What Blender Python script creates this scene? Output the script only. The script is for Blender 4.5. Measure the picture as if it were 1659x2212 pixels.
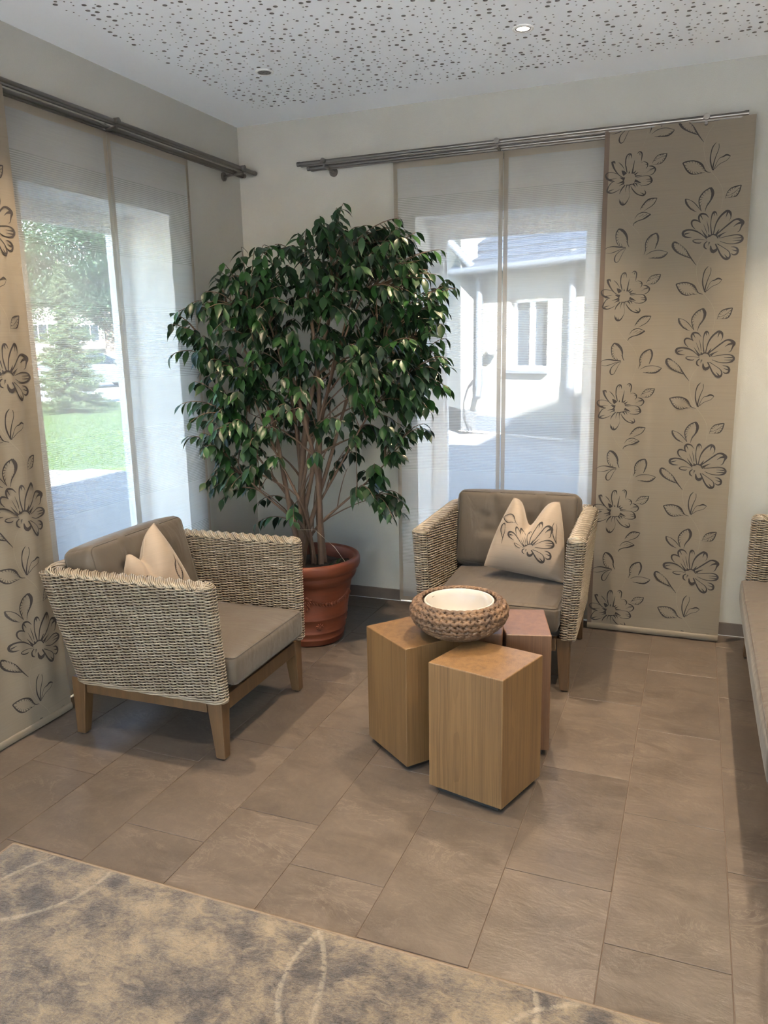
import bpy, bmesh, math, random
import numpy as np
from mathutils import Vector, Matrix, Quaternion

for o in list(bpy.data.objects):
    bpy.data.objects.remove(o, do_unlink=True)
scene = bpy.context.scene
COL = scene.collection
R = math.radians
PI = math.pi
rng = random.Random(7)

# ------------------------------------------------------------------ camera
def make_camera():
    f, yaw, pitch, roll = 1688.92, -0.379968, -0.211893, -0.019884
    pos = Vector((2.51759, -4.16905, 1.5))
    fwd = Vector((math.sin(yaw) * math.cos(pitch), math.cos(yaw) * math.cos(pitch), math.sin(pitch)))
    right = Vector((math.cos(yaw), -math.sin(yaw), 0))
    up = right.cross(fwd)
    r2 = right * math.cos(roll) + up * math.sin(roll)
    u2 = -right * math.sin(roll) + up * math.cos(roll)
    cd = bpy.data.cameras.new('camera')
    cd.sensor_fit = 'VERTICAL'
    cd.sensor_height = 36.0
    cd.lens = f / 2212.0 * 36.0
    cd.clip_start = 0.05
    cd.clip_end = 400
    co = bpy.data.objects.new('camera', cd)
    m = Matrix((r2, u2, -fwd)).transposed().to_4x4()
    m.translation = pos
    co.matrix_world = m
    COL.objects.link(co)
    scene.camera = co
make_camera()

# ------------------------------------------------------------------ sky, sun, exposure
SUN_DIR = Vector((0.40, -0.75, 0.53)).normalized()
world = bpy.data.worlds.new('world')
scene.world = world
world.use_nodes = True
wn = world.node_tree.nodes
wl = world.node_tree.links
wn.clear()
wo = wn.new('ShaderNodeOutputWorld')
wb = wn.new('ShaderNodeBackground')
sky = wn.new('ShaderNodeTexSky')
sky.sky_type = 'NISHITA'
sky.sun_disc = False
sky.sun_elevation = math.asin(SUN_DIR.z)
sky.sun_rotation = math.atan2(SUN_DIR.x, SUN_DIR.y)
sky.air_density = 1.2
sky.dust_density = 0.5
wl.new(sky.outputs['Color'], wb.inputs['Color'])
wb.inputs['Strength'].default_value = 1.1
wl.new(wb.outputs['Background'], wo.inputs['Surface'])

sl = bpy.data.lights.new('sun', 'SUN')
sl.energy = 47.0
sl.angle = R(0.6)
sl.color = (1.0, 0.97, 0.93)
so = bpy.data.objects.new('sun', sl)
so.rotation_euler = SUN_DIR.to_track_quat('Z', 'Y').to_euler()
so.location = (6, -8, 9)
COL.objects.link(so)

scene.view_settings.view_transform = 'Standard'
scene.view_settings.look = 'None'
scene.view_settings.exposure = 0.15
scene.view_settings.gamma = 1.0
scene.view_settings.use_curve_mapping = False
scene.cycles.use_adaptive_sampling = True
scene.cycles.adaptive_threshold = 0.6
scene.cycles.adaptive_min_samples = 12
scene.cycles.use_light_tree = True
scene.cycles.max_bounces = 6
scene.cycles.diffuse_bounces = 4
scene.cycles.glossy_bounces = 3
scene.cycles.transmission_bounces = 4
scene.cycles.transparent_max_bounces = 10
scene.cycles.caustics_reflective = False
scene.cycles.caustics_refractive = False
scene.cycles.sample_clamp_indirect = 20.0

SPOT_W = 185.0
SPOT_COL = (1.0, 0.77, 0.52)

# ------------------------------------------------------------------ helpers
def tag(o, label=None, cat=None, group=None, kind=None):
    if label: o['label'] = label
    if cat: o['category'] = cat
    if group: o['group'] = group
    if kind: o['kind'] = kind
    return o

def empty(name, loc=(0, 0, 0), rz=0.0):
    o = bpy.data.objects.new(name, None)
    o.empty_display_size = 0.1
    o.location = loc
    o.rotation_euler = (0, 0, rz)
    COL.objects.link(o)
    return o

def link_mesh(name, me, parent=None, loc=None, rot=None):
    o = bpy.data.objects.new(name, me)
    COL.objects.link(o)
    if parent: o.parent = parent
    if loc is not None: o.location = loc
    if rot is not None: o.rotation_euler = rot
    return o

def copy_tree(o, parent=None):
    c = o.copy()
    COL.objects.link(c)
    c.parent = parent
    for ch in list(o.children):
        copy_tree(ch, c)
    return c

class MB:
    """Collects vertices and faces for one mesh."""
    def __init__(s):
        s.v = []; s.f = []; s.mi = []
    def add(s, verts, faces, mi=0):
        b = len(s.v)
        s.v.extend(tuple(map(float, q)) for q in verts)
        s.f.extend(tuple(b + i for i in fc) for fc in faces)
        s.mi.extend([mi] * len(faces))
        return b
    def box(s, a, b, mi=0):
        (x0, y0, z0), (x1, y1, z1) = a, b
        s.add([(x0,y0,z0),(x1,y0,z0),(x1,y1,z0),(x0,y1,z0),(x0,y0,z1),(x1,y0,z1),(x1,y1,z1),(x0,y1,z1)],
              [(0,3,2,1),(4,5,6,7),(0,1,5,4),(1,2,6,5),(2,3,7,6),(3,0,4,7)], mi)
    def hexa(s, bot, top, mi=0):
        s.add(list(bot) + list(top), [(3,2,1,0),(4,5,6,7),(0,1,5,4),(1,2,6,5),(2,3,7,6),(3,0,4,7)], mi)
    def prism(s, poly, z0, z1, mi=0):
        n = len(poly)
        s.add([(x, y, z0) for x, y in poly] + [(x, y, z1) for x, y in poly],
              [tuple(range(n - 1, -1, -1)), tuple(range(n, 2 * n))] + [(i, (i + 1) % n, n + (i + 1) % n, n + i) for i in range(n)], mi)
    def lathe(s, prof, n=48, c=(0, 0, 0), mi=0, closed=False):
        vs = []
        for r, z in prof:
            for k in range(n):
                a = 2 * PI * k / n
                vs.append((c[0] + r * math.cos(a), c[1] + r * math.sin(a), c[2] + z))
        fs = []
        m = len(prof)
        for j in range(m - 1 + (1 if closed else 0)):
            j2 = (j + 1) % m
            for k in range(n):
                k2 = (k + 1) % n
                fs.append((j * n + k, j * n + k2, j2 * n + k2, j2 * n + k))
        s.add(vs, fs, mi)
    def tube(s, pts, rad, n=6, mi=0, caps=True):
        pts = [Vector(q) for q in pts]
        m = len(pts)
        if not hasattr(rad, '__len__'): rad = [rad] * m
        t0 = (pts[1] - pts[0]).normalized()
        ref = Vector((0, 0, 1)) if abs(t0.z) < 0.9 else Vector((1, 0, 0))
        u = t0.cross(ref).normalized()
        vs = []
        for i in range(m):
            t = (pts[min(i + 1, m - 1)] - pts[max(i - 1, 0)]).normalized()
            u = (u - t * u.dot(t)).normalized()
            w = t.cross(u)
            for k in range(n):
                a = 2 * PI * k / n
                vs.append(pts[i] + (u * math.cos(a) + w * math.sin(a)) * rad[i])
        fs = []
        for i in range(m - 1):
            for k in range(n):
                k2 = (k + 1) % n
                fs.append((i * n + k, i * n + k2, (i + 1) * n + k2, (i + 1) * n + k))
        if caps:
            fs.append(tuple(range(n - 1, -1, -1)))
            fs.append(tuple((m - 1) * n + k for k in range(n)))
        s.add(vs, fs, mi)
    def mesh(s, name, mats, smooth=None, bevel=0.0, segs=2):
        me = bpy.data.meshes.new(name)
        me.from_pydata(s.v, [], s.f)
        if not isinstance(mats, (list, tuple)): mats = [mats]
        for m in mats: me.materials.append(m)
        if any(s.mi): me.polygons.foreach_set('material_index', s.mi)
        if bevel > 0:
            bm = bmesh.new(); bm.from_mesh(me)
            es = [e for e in bm.edges if len(e.link_faces) == 2 and e.calc_face_angle(0) > 0.5]
            bmesh.ops.bevel(bm, geom=es, offset=bevel, segments=segs, profile=0.5, affect='EDGES')
            bm.to_mesh(me); bm.free()
        if smooth is not None:
            me.polygons.foreach_set('use_smooth', [True] * len(me.polygons))
            if smooth < 179: me.set_sharp_from_angle(angle=R(smooth))
        me.update()
        return me
    def build(s, name, mats, parent=None, smooth=None, bevel=0.0, segs=2, loc=None, rot=None):
        return link_mesh(name, s.mesh(name, mats, smooth, bevel, segs), parent, loc, rot)

def np_mesh(name, verts, quads, mat, smooth=True):
    me = bpy.data.meshes.new(name)
    verts = np.asarray(verts, np.float32).reshape(-1, 3)
    quads = np.asarray(quads, np.int32)
    nq, k = quads.shape
    me.vertices.add(len(verts)); me.vertices.foreach_set('co', verts.ravel())
    me.loops.add(nq * k); me.loops.foreach_set('vertex_index', quads.ravel())
    me.polygons.add(nq)
    me.polygons.foreach_set('loop_start', np.arange(nq, dtype=np.int32) * k)
    me.polygons.foreach_set('use_smooth', np.full(nq, bool(smooth)))
    me.update(calc_edges=True)
    me.validate()
    me.materials.append(mat)
    return me

# ------------------------------------------------------------------ materials
class NT:
    def __init__(s, name):
        s.m = bpy.data.materials.new(name)
        s.m.use_nodes = True
        s.n = s.m.node_tree.nodes; s.l = s.m.node_tree.links
        s.n.clear()
        s.out = s.n.new('ShaderNodeOutputMaterial')
    def new(s, t, **kw):
        nd = s.n.new('ShaderNode' + t)
        for k, v in kw.items():
            if k.startswith('i_'):
                nd.inputs[k[2:].replace('_', ' ')].default_value = v
            else: setattr(nd, k, v)
        return nd
    def link(s, a, b): s.l.new(a, b)
    def coord(s, kind='Object', scale=(1, 1, 1), loc=(0, 0, 0), rot=(0, 0, 0)):
        tc = s.new('TexCoord'); mp = s.new('Mapping')
        mp.inputs['Scale'].default_value = scale; mp.inputs['Location'].default_value = loc; mp.inputs['Rotation'].default_value = rot
        s.link(tc.outputs[kind], mp.inputs['Vector'])
        return mp.outputs['Vector']
    def noise(s, vec, scale, detail=4, rough=0.55, dist=0.0):
        nd = s.new('TexNoise'); nd.inputs['Scale'].default_value = scale; nd.inputs['Detail'].default_value = detail
        nd.inputs['Roughness'].default_value = rough; nd.inputs['Distortion'].default_value = dist
        if vec is not None: s.link(vec, nd.inputs['Vector'])
        return nd.outputs['Fac']
    def ramp(s, fac, stops, interp='LINEAR'):
        nd = s.new('ValToRGB'); cr = nd.color_ramp; cr.interpolation = interp
        while len(cr.elements) < len(stops): cr.elements.new(0.5)
        for e, (p, c) in zip(cr.elements, stops):
            e.position = p; e.color = (c[0], c[1], c[2], 1) if hasattr(c, '__len__') else (c, c, c, 1)
        s.link(fac, nd.inputs['Fac'])
        return nd.outputs['Color']
    def math(s, op, a, b=None, c=None):
        nd = s.new('Math', operation=op)
        for i, x in enumerate((a, b, c)):
            if x is None: continue
            if isinstance(x, (int, float)): nd.inputs[i].default_value = x
            else: s.link(x, nd.inputs[i])
        return nd.outputs[0]
    def mix(s, fac, a, b, mode='MIX'):
        nd = s.new('Mix', data_type='RGBA', blend_type=mode)
        for sock, x in ((nd.inputs[0], fac), (nd.inputs[6], a), (nd.inputs[7], b)):
            if isinstance(x, (int, float)): sock.default_value = x
            elif hasattr(x, '__len__'): sock.default_value = (x[0], x[1], x[2], 1)
            else: s.link(x, sock)
        return nd.outputs[2]
    def bump(s, h, strength=0.3, dist=0.01):
        nd = s.new('Bump'); nd.inputs['Strength'].default_value = strength; nd.inputs['Distance'].default_value = dist
        s.link(h, nd.inputs['Height']); return nd.outputs['Normal']
    def bsdf(s, color, rough=0.5, metal=0.0, normal=None, spec=0.5, sheen=0.0, coat=0.0, out=True):
        b = s.new('BsdfPrincipled')
        for nm, x in (('Base Color', color), ('Roughness', rough)):
            if isinstance(x, (int, float)): b.inputs[nm].default_value = x
            elif hasattr(x, '__len__'): b.inputs[nm].default_value = (x[0], x[1], x[2], 1)
            else: s.link(x, b.inputs[nm])
        b.inputs['Metallic'].default_value = metal
        b.inputs['Specular IOR Level'].default_value = spec
        b.inputs['Sheen Weight'].default_value = sheen
        b.inputs['Coat Weight'].default_value = coat
        if normal is not None: s.link(normal, b.inputs['Normal'])
        if out: s.link(b.outputs[0], s.out.inputs['Surface'])
        return b.outputs[0]

def sr(r, g, b):
    """sRGB 0-255 to linear."""
    def f(c):
        c /= 255.0
        return c / 12.92 if c <= 0.04045 else ((c + 0.055) / 1.055) ** 2.4
    return (f(r), f(g), f(b))

def simple(name, c1, c2=None, scale=20, rough=0.6, metal=0.0, bump=0.0, bscale=None, spec=0.5, stretch=(1, 1, 1), sheen=0.0, coat=0.0, kind='Object'):
    t = NT(name)
    vec = t.coord(kind, stretch)
    c2 = c2 or tuple(x * 0.85 for x in c1)
    col = t.ramp(t.noise(vec, scale), [(0.3, c1), (0.7, c2)])
    nrm = t.bump(t.noise(vec, bscale or scale * 3), bump, 0.004) if bump else None
    t.bsdf(col, rough, metal, nrm, spec, sheen, coat)
    return t.m

M = {}
M['wall'] = simple('wall_plaster', sr(171, 169, 162), sr(167, 165, 158), 3, 0.9, bump=0.25, bscale=220, spec=0.2)
M['white'] = simple('white_plaster', sr(232, 232, 230), sr(226, 226, 224), 4, 0.85, bump=0.1, bscale=150, spec=0.2)
M['ceiling'] = simple('ceiling_paint', sr(242, 246, 251), sr(240, 244, 249), 2, 0.9, bump=0.05, bscale=120, spec=0.2)
M['cavity'] = simple('cavity_fleece', sr(60, 57, 55), sr(48, 46, 44), 30, 0.95)
M['gypsum_shade'] = simple('gypsum_hole_shade', sr(128, 124, 120), sr(112, 108, 104), 60, 0.95)  # hole sides coloured darker to stand in for shade inside the holes
M['frame_white'] = simple('window_frame_white', sr(238, 239, 240), sr(232, 233, 235), 5, 0.35)
M['steel'] = simple('brushed_steel', sr(128, 125, 122), sr(120, 117, 114), 8, 0.38, metal=1.0, stretch=(1, 1, 1))
M['base_tile'] = simple('baseboard_tile', sr(96, 84, 76), sr(80, 70, 64), 9, 0.5, bump=0.1)
M['grout'] = simple('grout', sr(92, 78, 68), sr(80, 68, 60), 40, 0.9)
M['silicone'] = simple('silicone_joint', sr(190, 190, 188), None, 20, 0.7)
M['black'] = simple('black_plastic', (0.012, 0.012, 0.013), (0.008, 0.008, 0.008), 20, 0.6)
M['outer_wall'] = simple('outer_render', sr(225, 222, 214), sr(214, 210, 202), 6, 0.9, bump=0.3, bscale=60)

def glass_mat():
    t = NT('window_glass')
    tr = t.new('BsdfTransparent'); tr.inputs['Color'].default_value = (0.93, 0.96, 0.97, 1)
    gl = t.new('BsdfGlossy'); gl.inputs['Roughness'].default_value = 0.02
    fr = t.new('Fresnel'); fr.inputs['IOR'].default_value = 1.25
    nz = t.noise(t.coord('Object'), 1.5)
    mx = t.new('MixShader')
    t.link(t.math('MULTIPLY', fr.outputs[0], t.math('MULTIPLY_ADD', nz, 0.1, 0.75)), mx.inputs[0])
    t.link(tr.outputs[0], mx.inputs[1]); t.link(gl.outputs[0], mx.inputs[2])
    t.link(mx.outputs[0], t.out.inputs['Surface'])
    return t.m
M['glass'] = glass_mat()

def tile_mat():
    t = NT('slate_tile')
    oi = t.new('ObjectInfo')
    tc = t.new('TexCoord')
    add = t.new('VectorMath', operation='ADD')
    mul = t.new('VectorMath', operation='SCALE'); mul.inputs['Scale'].default_value = 37.0
    cmb = t.new('CombineXYZ')
    t.link(oi.outputs['Random'], cmb.inputs[0]); t.link(oi.outputs['Random'], cmb.inputs[1]); t.link(oi.outputs['Random'], cmb.inputs[2])
    t.link(cmb.outputs[0], mul.inputs[0])
    t.link(tc.outputs['Object'], add.inputs[0]); t.link(mul.outputs[0], add.inputs[1])
    v = add.outputs[0]
    mp = t.new('Mapping'); mp.inputs['Rotation'].default_value = (0, 0, 0.9); mp.inputs['Scale'].default_value = (1, 2.2, 1)
    t.link(v, mp.inputs['Vector'])
    n1 = t.noise(mp.outputs[0], 5, 6, 0.62, 0.6)
    n2 = t.noise(v, 42, 5, 0.7)
    col = t.ramp(n1, [(0.28, sr(70, 63, 57)), (0.5, sr(79, 71, 64)), (0.72, sr(88, 79, 71))])
    col = t.mix(t.ramp(n2, [(0.45, 0.0), (0.8, 0.35)]), col, sr(103, 94, 85))
    # pale chipped veins
    vn = t.noise(mp.outputs[0], 3.1, 7, 0.72, 1.6)
    ridge = t.math('ABSOLUTE', t.math('SUBTRACT', vn, 0.5))
    ve = t.ramp(ridge, [(0.0, 0.75), (0.02, 0.0)])
    gate = t.ramp(t.noise(v, 4.0, 3), [(0.5, 0.0), (0.62, 1.0)])
    vg = t.math('MULTIPLY', ve, gate)
    col = t.mix(t.math('MULTIPLY', vg, 0.55), col, sr(122, 112, 103))
    br = t.math('MULTIPLY_ADD', oi.outputs['Random'], 0.16, 0.92)
    hs = t.new('HueSaturation'); t.link(br, hs.inputs['Value']); t.link(col, hs.inputs['Color'])
    h = t.math('ADD', t.math('MULTIPLY', n1, 1.0), t.math('MULTIPLY', n2, 0.12))
    h = t.math('ADD', h, t.math('MULTIPLY', ridge, -0.8))
    t.bsdf(hs.outputs[0], t.ramp(n1, [(0.3, 0.29), (0.7, 0.39)]), 0, t.bump(h, 0.35, 0.006), 0.45)
    return t.m
M['tile'] = tile_mat()

def wood_mat(name, light, dark, ring=60, pith=(0.05, 0.04), knots=True):
    """Block oak: growth rings round a vertical pith, long grain on the sides."""
    t = NT(name)
    tc = t.new('TexCoord')
    mp = t.new('Mapping'); mp.inputs['Location'].default_value = (pith[0], pith[1], 0)
    t.link(tc.outputs['Object'], mp.inputs['Vector'])
    warp = t.noise(t.coord('Object', (6, 6, 1.1)), 1.0, 3, 0.6)
    sep = t.new('SeparateXYZ'); t.link(mp.outputs[0], sep.inputs[0])
    rad = t.math('SQRT', t.math('ADD', t.math('POWER', sep.outputs[0], 2.0), t.math('POWER', sep.outputs[1], 2.0)))
    rr = t.math('ADD', rad, t.math('MULTIPLY', warp, 0.035))
    saw = t.math('FRACT', t.math('MULTIPLY', rr, ring * 2.4))
    fine = t.noise(t.coord('Object', (190, 190, 3.2)), 1.0, 4, 0.65)
    streak = t.noise(t.coord('Object', (46, 46, 1.6), (3, 1, 2)), 1.0, 4, 0.6)
    check = t.noise(t.coord('Object', (70, 70, 2.2), (7, 4, 1)), 1.0, 2, 0.5)
    broad = t.noise(t.coord('Object', (5, 5, 1.4)), 1.0, 4, 0.6)
    col = t.ramp(saw, [(0.0, light), (0.7, tuple(a * 0.86 + b * 0.14 for a, b in zip(light, dark))), (1.0, tuple(a * 0.45 + b * 0.55 for a, b in zip(light, dark)))])
    col = t.mix(t.ramp(fine, [(0.42, 0.0), (0.68, 0.6)]), col, dark)
    col = t.mix(t.ramp(streak, [(0.40, 0.45), (0.55, 0.0)]), col, tuple(min(1, x * 1.28) for x in light))
    col = t.mix(t.ramp(streak, [(0.55, 0.0), (0.72, 0.55)]), col, dark)
    col = t.mix(t.ramp(check, [(0.735, 0.0), (0.76, 0.75)]), col, tuple(x * 0.3 for x in dark))
    col = t.mix(t.ramp(broad, [(0.3, 0.0), (0.75, 0.55)]), col, tuple(a * 0.45 + b * 0.55 for a, b in zip(light, dark)))
    if knots:
        vo = t.new('TexVoronoi'); vo.inputs['Scale'].default_value = 3.1; vo.inputs['Randomness'].default_value = 1.0
        t.link(t.coord('Object', (1.6, 1.6, 1.0), (0.13, 0.42, 0.1)), vo.inputs['Vector'])
        kd = t.math('ADD', vo.outputs['Distance'], t.math('MULTIPLY', fine, 0.05))
        col = t.mix(t.ramp(kd, [(0.03, 0.9), (0.085, 0.0)]), col, tuple(x * 0.25 for x in dark))
    h = t.math('ADD', t.math('MULTIPLY', saw, 0.4), fine)
    t.bsdf(col, 0.45, 0, t.bump(h, 0.12, 0.003), 0.4)
    return t.m
M['oak'] = wood_mat('oak_block', sr(108, 83, 54), sr(70, 49, 30), knots=False)
M['oak_knot'] = wood_mat('oak_block_knotty', sr(104, 80, 52), sr(70, 49, 30), pith=(0.02, -0.05))
M['oak_red'] = wood_mat('oak_block_reddish', sr(100, 72, 50), sr(70, 46, 30), pith=(-0.06, 0.03), knots=False)

def leg_wood():
    t = NT('teak_frame')
    v = t.coord('Object', (40, 40, 3))
    n = t.noise(v, 1.2, 4, 0.6)
    col = t.ramp(n, [(0.3, sr(86, 65, 43)), (0.7, sr(66, 48, 31))])
    t.bsdf(col, 0.45, 0, t.bump(n, 0.1, 0.002), 0.4)
    return t.m
M['teak'] = leg_wood()
M['foot'] = M['black']

def wicker_mat():
    t = NT('woven_strand')
    v = t.coord('Object')
    n = t.noise(v, 18, 4, 0.6)
    g = t.new('NewGeometry')
    isl = g.outputs['Random Per Island']
    col = t.ramp(n, [(0.3, sr(144, 136, 123)), (0.7, sr(117, 107, 94))])
    col = t.mix(t.math('MULTIPLY', isl, 0.40), col, sr(92, 79, 65))
    t.bsdf(col, 0.38, 0, None, 0.5)
    return t.m
M['wicker'] = wicker_mat()
M['wicker_core'] = simple('weave_core', sr(70, 54, 42), sr(52, 40, 32), 30, 0.8)

def cushion_mat(name, c):
    t = NT(name)
    v = t.coord('Object')
    n = t.noise(v, 7, 4, 0.6)
    col = t.ramp(n, [(0.3, c), (0.7, tuple(x * 0.9 for x in c))])
    wv = t.noise(t.coord('Object', (900, 900, 900)), 1.0, 1)
    cr = t.noise(t.coord('Object', (3, 7, 5)), 1.6, 3, 0.5, 0.8)
    t.bsdf(col, 0.62, 0, t.bump(t.math('ADD', t.math('MULTIPLY', wv, 0.05), cr), 0.35, 0.02), 0.3, sheen=0.15)
    return t.m
M['cushion'] = cushion_mat('taupe_cushion', sr(74, 66, 57))
M['piping'] = cushion_mat('taupe_piping', sr(62, 55, 48))

def floral_cloth(name, c, transl=0.22):
    t = NT(name)
    slub = t.noise(t.coord('Object', (2.5, 2.5, 190)), 1.0, 3, 0.7)
    big = t.noise(t.coord('Object', (1, 1, 0.5)), 3, 2)
    col = t.ramp(slub, [(0.3, c), (0.62, tuple(x * 0.93 for x in c)), (0.8, tuple(x * 0.78 for x in c))])
    col = t.mix(t.math('MULTIPLY', big, 0.12), col, tuple(x * 0.8 for x in c))
    b = t.bsdf(col, 0.7, 0, t.bump(slub, 0.15, 0.002), 0.3, sheen=0.2, out=False)
    tr = t.new('BsdfTranslucent'); t.link(col, tr.inputs['Color'])
    mx = t.new('MixShader'); mx.inputs[0].default_value = transl
    t.link(b, mx.inputs[1]); t.link(tr.outputs[0], mx.inputs[2])
    t.link(mx.outputs[0], t.out.inputs['Surface'])
    return t.m
M['floral'] = floral_cloth('slub_curtain_cloth', sr(144, 133, 118), 0.42)
M['floral_hem'] = floral_cloth('curtain_side_hem', sr(98, 84, 74), 0.06)
M['pillow'] = floral_cloth('pillow_cloth', sr(138, 124, 110), 0.02)
M['print'] = simple('dark_print', sr(46, 40, 39), sr(38, 33, 32), 60, 0.75)
M['print_light'] = simple('pale_stem_print', sr(158, 147, 130), None, 60, 0.75)

def sheer_mat(name, hem=False):
    t = NT(name)
    tc = t.new('TexCoord'); sep = t.new('SeparateXYZ'); t.link(tc.outputs['Object'], sep.inputs[0])
    z = sep.outputs[2]
    band = t.math('LESS_THAN', t.math('FRACT', t.math('ADD', t.math('DIVIDE', t.math('SUBTRACT', z, 1.14), 0.553), 8.0)), 0.395)
    stripe = t.math('LESS_THAN', t.math('FRACT', t.math('MULTIPLY', z, 118.0)), 0.46)
    weave = t.noise(t.coord('Object', (5, 5, 260)), 1.0, 2)
    open_striped = t.math('MULTIPLY_ADD', stripe, -0.24, 0.62)
    solid = t.math('MULTIPLY_ADD', weave, 0.10, 0.42)
    trn = t.math('ADD', t.math('MULTIPLY', band, solid), t.math('MULTIPLY', t.math('SUBTRACT', 1.0, band), open_striped))
    if hem: trn = t.math('MULTIPLY', trn, 0.35)
    c = sr(194, 195, 196) if not hem else sr(164, 155, 144)
    di = t.new('BsdfDiffuse'); di.inputs['Color'].default_value = (*c, 1)
    tl = t.new('BsdfTranslucent'); tl.inputs['Color'].default_value = (*c, 1)
    mx = t.new('MixShader'); mx.inputs[0].default_value = 0.52
    t.link(di.outputs[0], mx.inputs[1]); t.link(tl.outputs[0], mx.inputs[2])
    tp = t.new('BsdfTransparent')
    m2 = t.new('MixShader'); t.link(trn, m2.inputs[0]); t.link(mx.outputs[0], m2.inputs[1]); t.link(tp.outputs[0], m2.inputs[2])
    t.link(m2.outputs[0], t.out.inputs['Surface'])
    return t.m
M['sheer'] = sheer_mat('striped_sheer')
M['sheer_hem'] = sheer_mat('striped_sheer_hem', True)
M['terracotta'] = simple('terracotta', sr(112, 56, 35), sr(92, 45, 28), 6, 0.55, bump=0.15, bscale=30, stretch=(1, 1, 6))
M['soil'] = simple('soil', (0.012, 0.009, 0.007), (0.03, 0.022, 0.016), 60, 0.95, bump=0.9, bscale=80)
M['bark'] = simple('ficus_bark', sr(104, 84, 70), sr(76, 58, 47), 22, 0.8, bump=0.5, bscale=60, stretch=(1, 1, 0.35))
M['twine'] = simple('garden_twine', sr(200, 184, 160), None, 60, 0.8)

def leaf_mat(name, dark, light, transl=0.18, rough=0.32):
    t = NT(name)
    g = t.new('NewGeometry'); oi = t.new('ObjectInfo')
    rnd = t.math('FRACT', t.math('ADD', g.outputs['Random Per Island'], t.math('MULTIPLY', oi.outputs['Random'], 3.7)))
    mid = tuple((a + b) / 2 for a, b in zip(dark, light))
    col = t.ramp(rnd, [(0.0, dark), (0.72, mid), (0.95, light), (1.0, light)])
    b = t.bsdf(col, rough, 0, None, 0.35, out=False)
    tr = t.new('BsdfTranslucent'); t.link(t.mix(0.5, col, light), tr.inputs['Color'])
    mx = t.new('MixShader'); mx.inputs[0].default_value = transl
    t.link(b, mx.inputs[1]); t.link(tr.outputs[0], mx.inputs[2]); t.link(mx.outputs[0], t.out.inputs['Surface'])
    return t.m
M['leaf'] = leaf_mat('ficus_leaf', sr(14, 31, 23), sr(42, 76, 36), 0.10, 0.38)
M['ceramic'] = simple('white_ceramic', sr(168, 164, 157), sr(163, 158, 151), 5, 0.08, spec=0.6)
M['straw'] = simple('braided_straw', sr(104, 78, 55), sr(58, 41, 29), 26, 0.6, bump=0.4, bscale=160)

def rug_mat():
    t = NT('distressed_rug')
    v = t.coord('Object')
    sep = t.new('SeparateXYZ'); t.link(v, sep.inputs[0])
    big = t.noise(v, 4.2, 6, 0.72, 0.9)
    mid = t.noise(t.coord('Object', (1, 1.5, 1), (3, 7, 1)), 24, 6, 0.8, 1.2)
    pile = t.noise(t.coord('Object', (1.0, 2.6, 1)), 130, 3, 0.7)
    vo = t.new('TexVoronoi', feature='SMOOTH_F1'); vo.inputs['Scale'].default_value = 13
    t.link(t.coord('Object', (1, 1, 1), (1, 2, 0)), vo.inputs['Vector'])
    f = t.math('ADD', t.math('MULTIPLY', big, 0.66), t.math('MULTIPLY', mid, 0.62))
    f = t.math('ADD', f, t.math('MULTIPLY_ADD', vo.outputs['Distance'], 0.26, -0.10))
    f = t.math('ADD', f, t.math('MULTIPLY_ADD', pile, 0.34, -0.17))
    col = t.ramp(f, [(0.53, sr(52, 47, 44)), (0.60, sr(72, 65, 58)), (0.67, sr(93, 83, 70)), (0.80, sr(121, 108, 87))])
    # pale meandering outlines of the medallions
    for cx, cy, r, a0 in ((0.10, -0.02, 0.285, 0), (0.62, -0.34, 0.55, 0), (1.34, -0.12, 0.30, 0), (1.95, -0.45, 0.5, 0)):
        wx = t.math('ADD', t.math('SUBTRACT', sep.outputs[0], cx), t.math('MULTIPLY_ADD', mid, 0.03, -0.015))
        wy = t.math('ADD', t.math('SUBTRACT', sep.outputs[1], cy), t.math('MULTIPLY_ADD', big, 0.04, -0.02))
        d = t.math('SQRT', t.math('ADD', t.math('POWER', wx, 2.0), t.math('POWER', wy, 2.0)))
        e = t.math('ABSOLUTE', t.math('SUBTRACT', d, r))
        gate = t.ramp(mid, [(0.38, 0.0), (0.5, 0.7)])
        col = t.mix(t.math('MULTIPLY', t.ramp(e, [(0.004, 1.0), (0.008, 0.0)]), t.math('MULTIPLY', gate, 0.55)), col, sr(150, 140, 122))
    t.bsdf(col, 0.95, 0, t.bump(pile, 0.7, 0.006), 0.1, sheen=0.3)
    return t.m
M['rug'] = rug_mat()
M['rug_edge'] = simple('rug_binding', sr(116, 102, 86), sr(104, 90, 76), 80, 0.95, bump=0.5, bscale=400)

# ------------------------------------------------------------------ room shell
H_CEIL = 2.716
XR, YF = 3.95, -6.6          # far side and back of the room, behind the camera
WT = 0.38                    # outer wall thickness
BW = (1.066, 2.012, 0.36, 2.155)      # window opening in the back wall x0,x1,z0,z1
LW = (-1.66, -0.70, 0.36, 2.155)      # window opening in the left wall y0,y1,z0,z1

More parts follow.
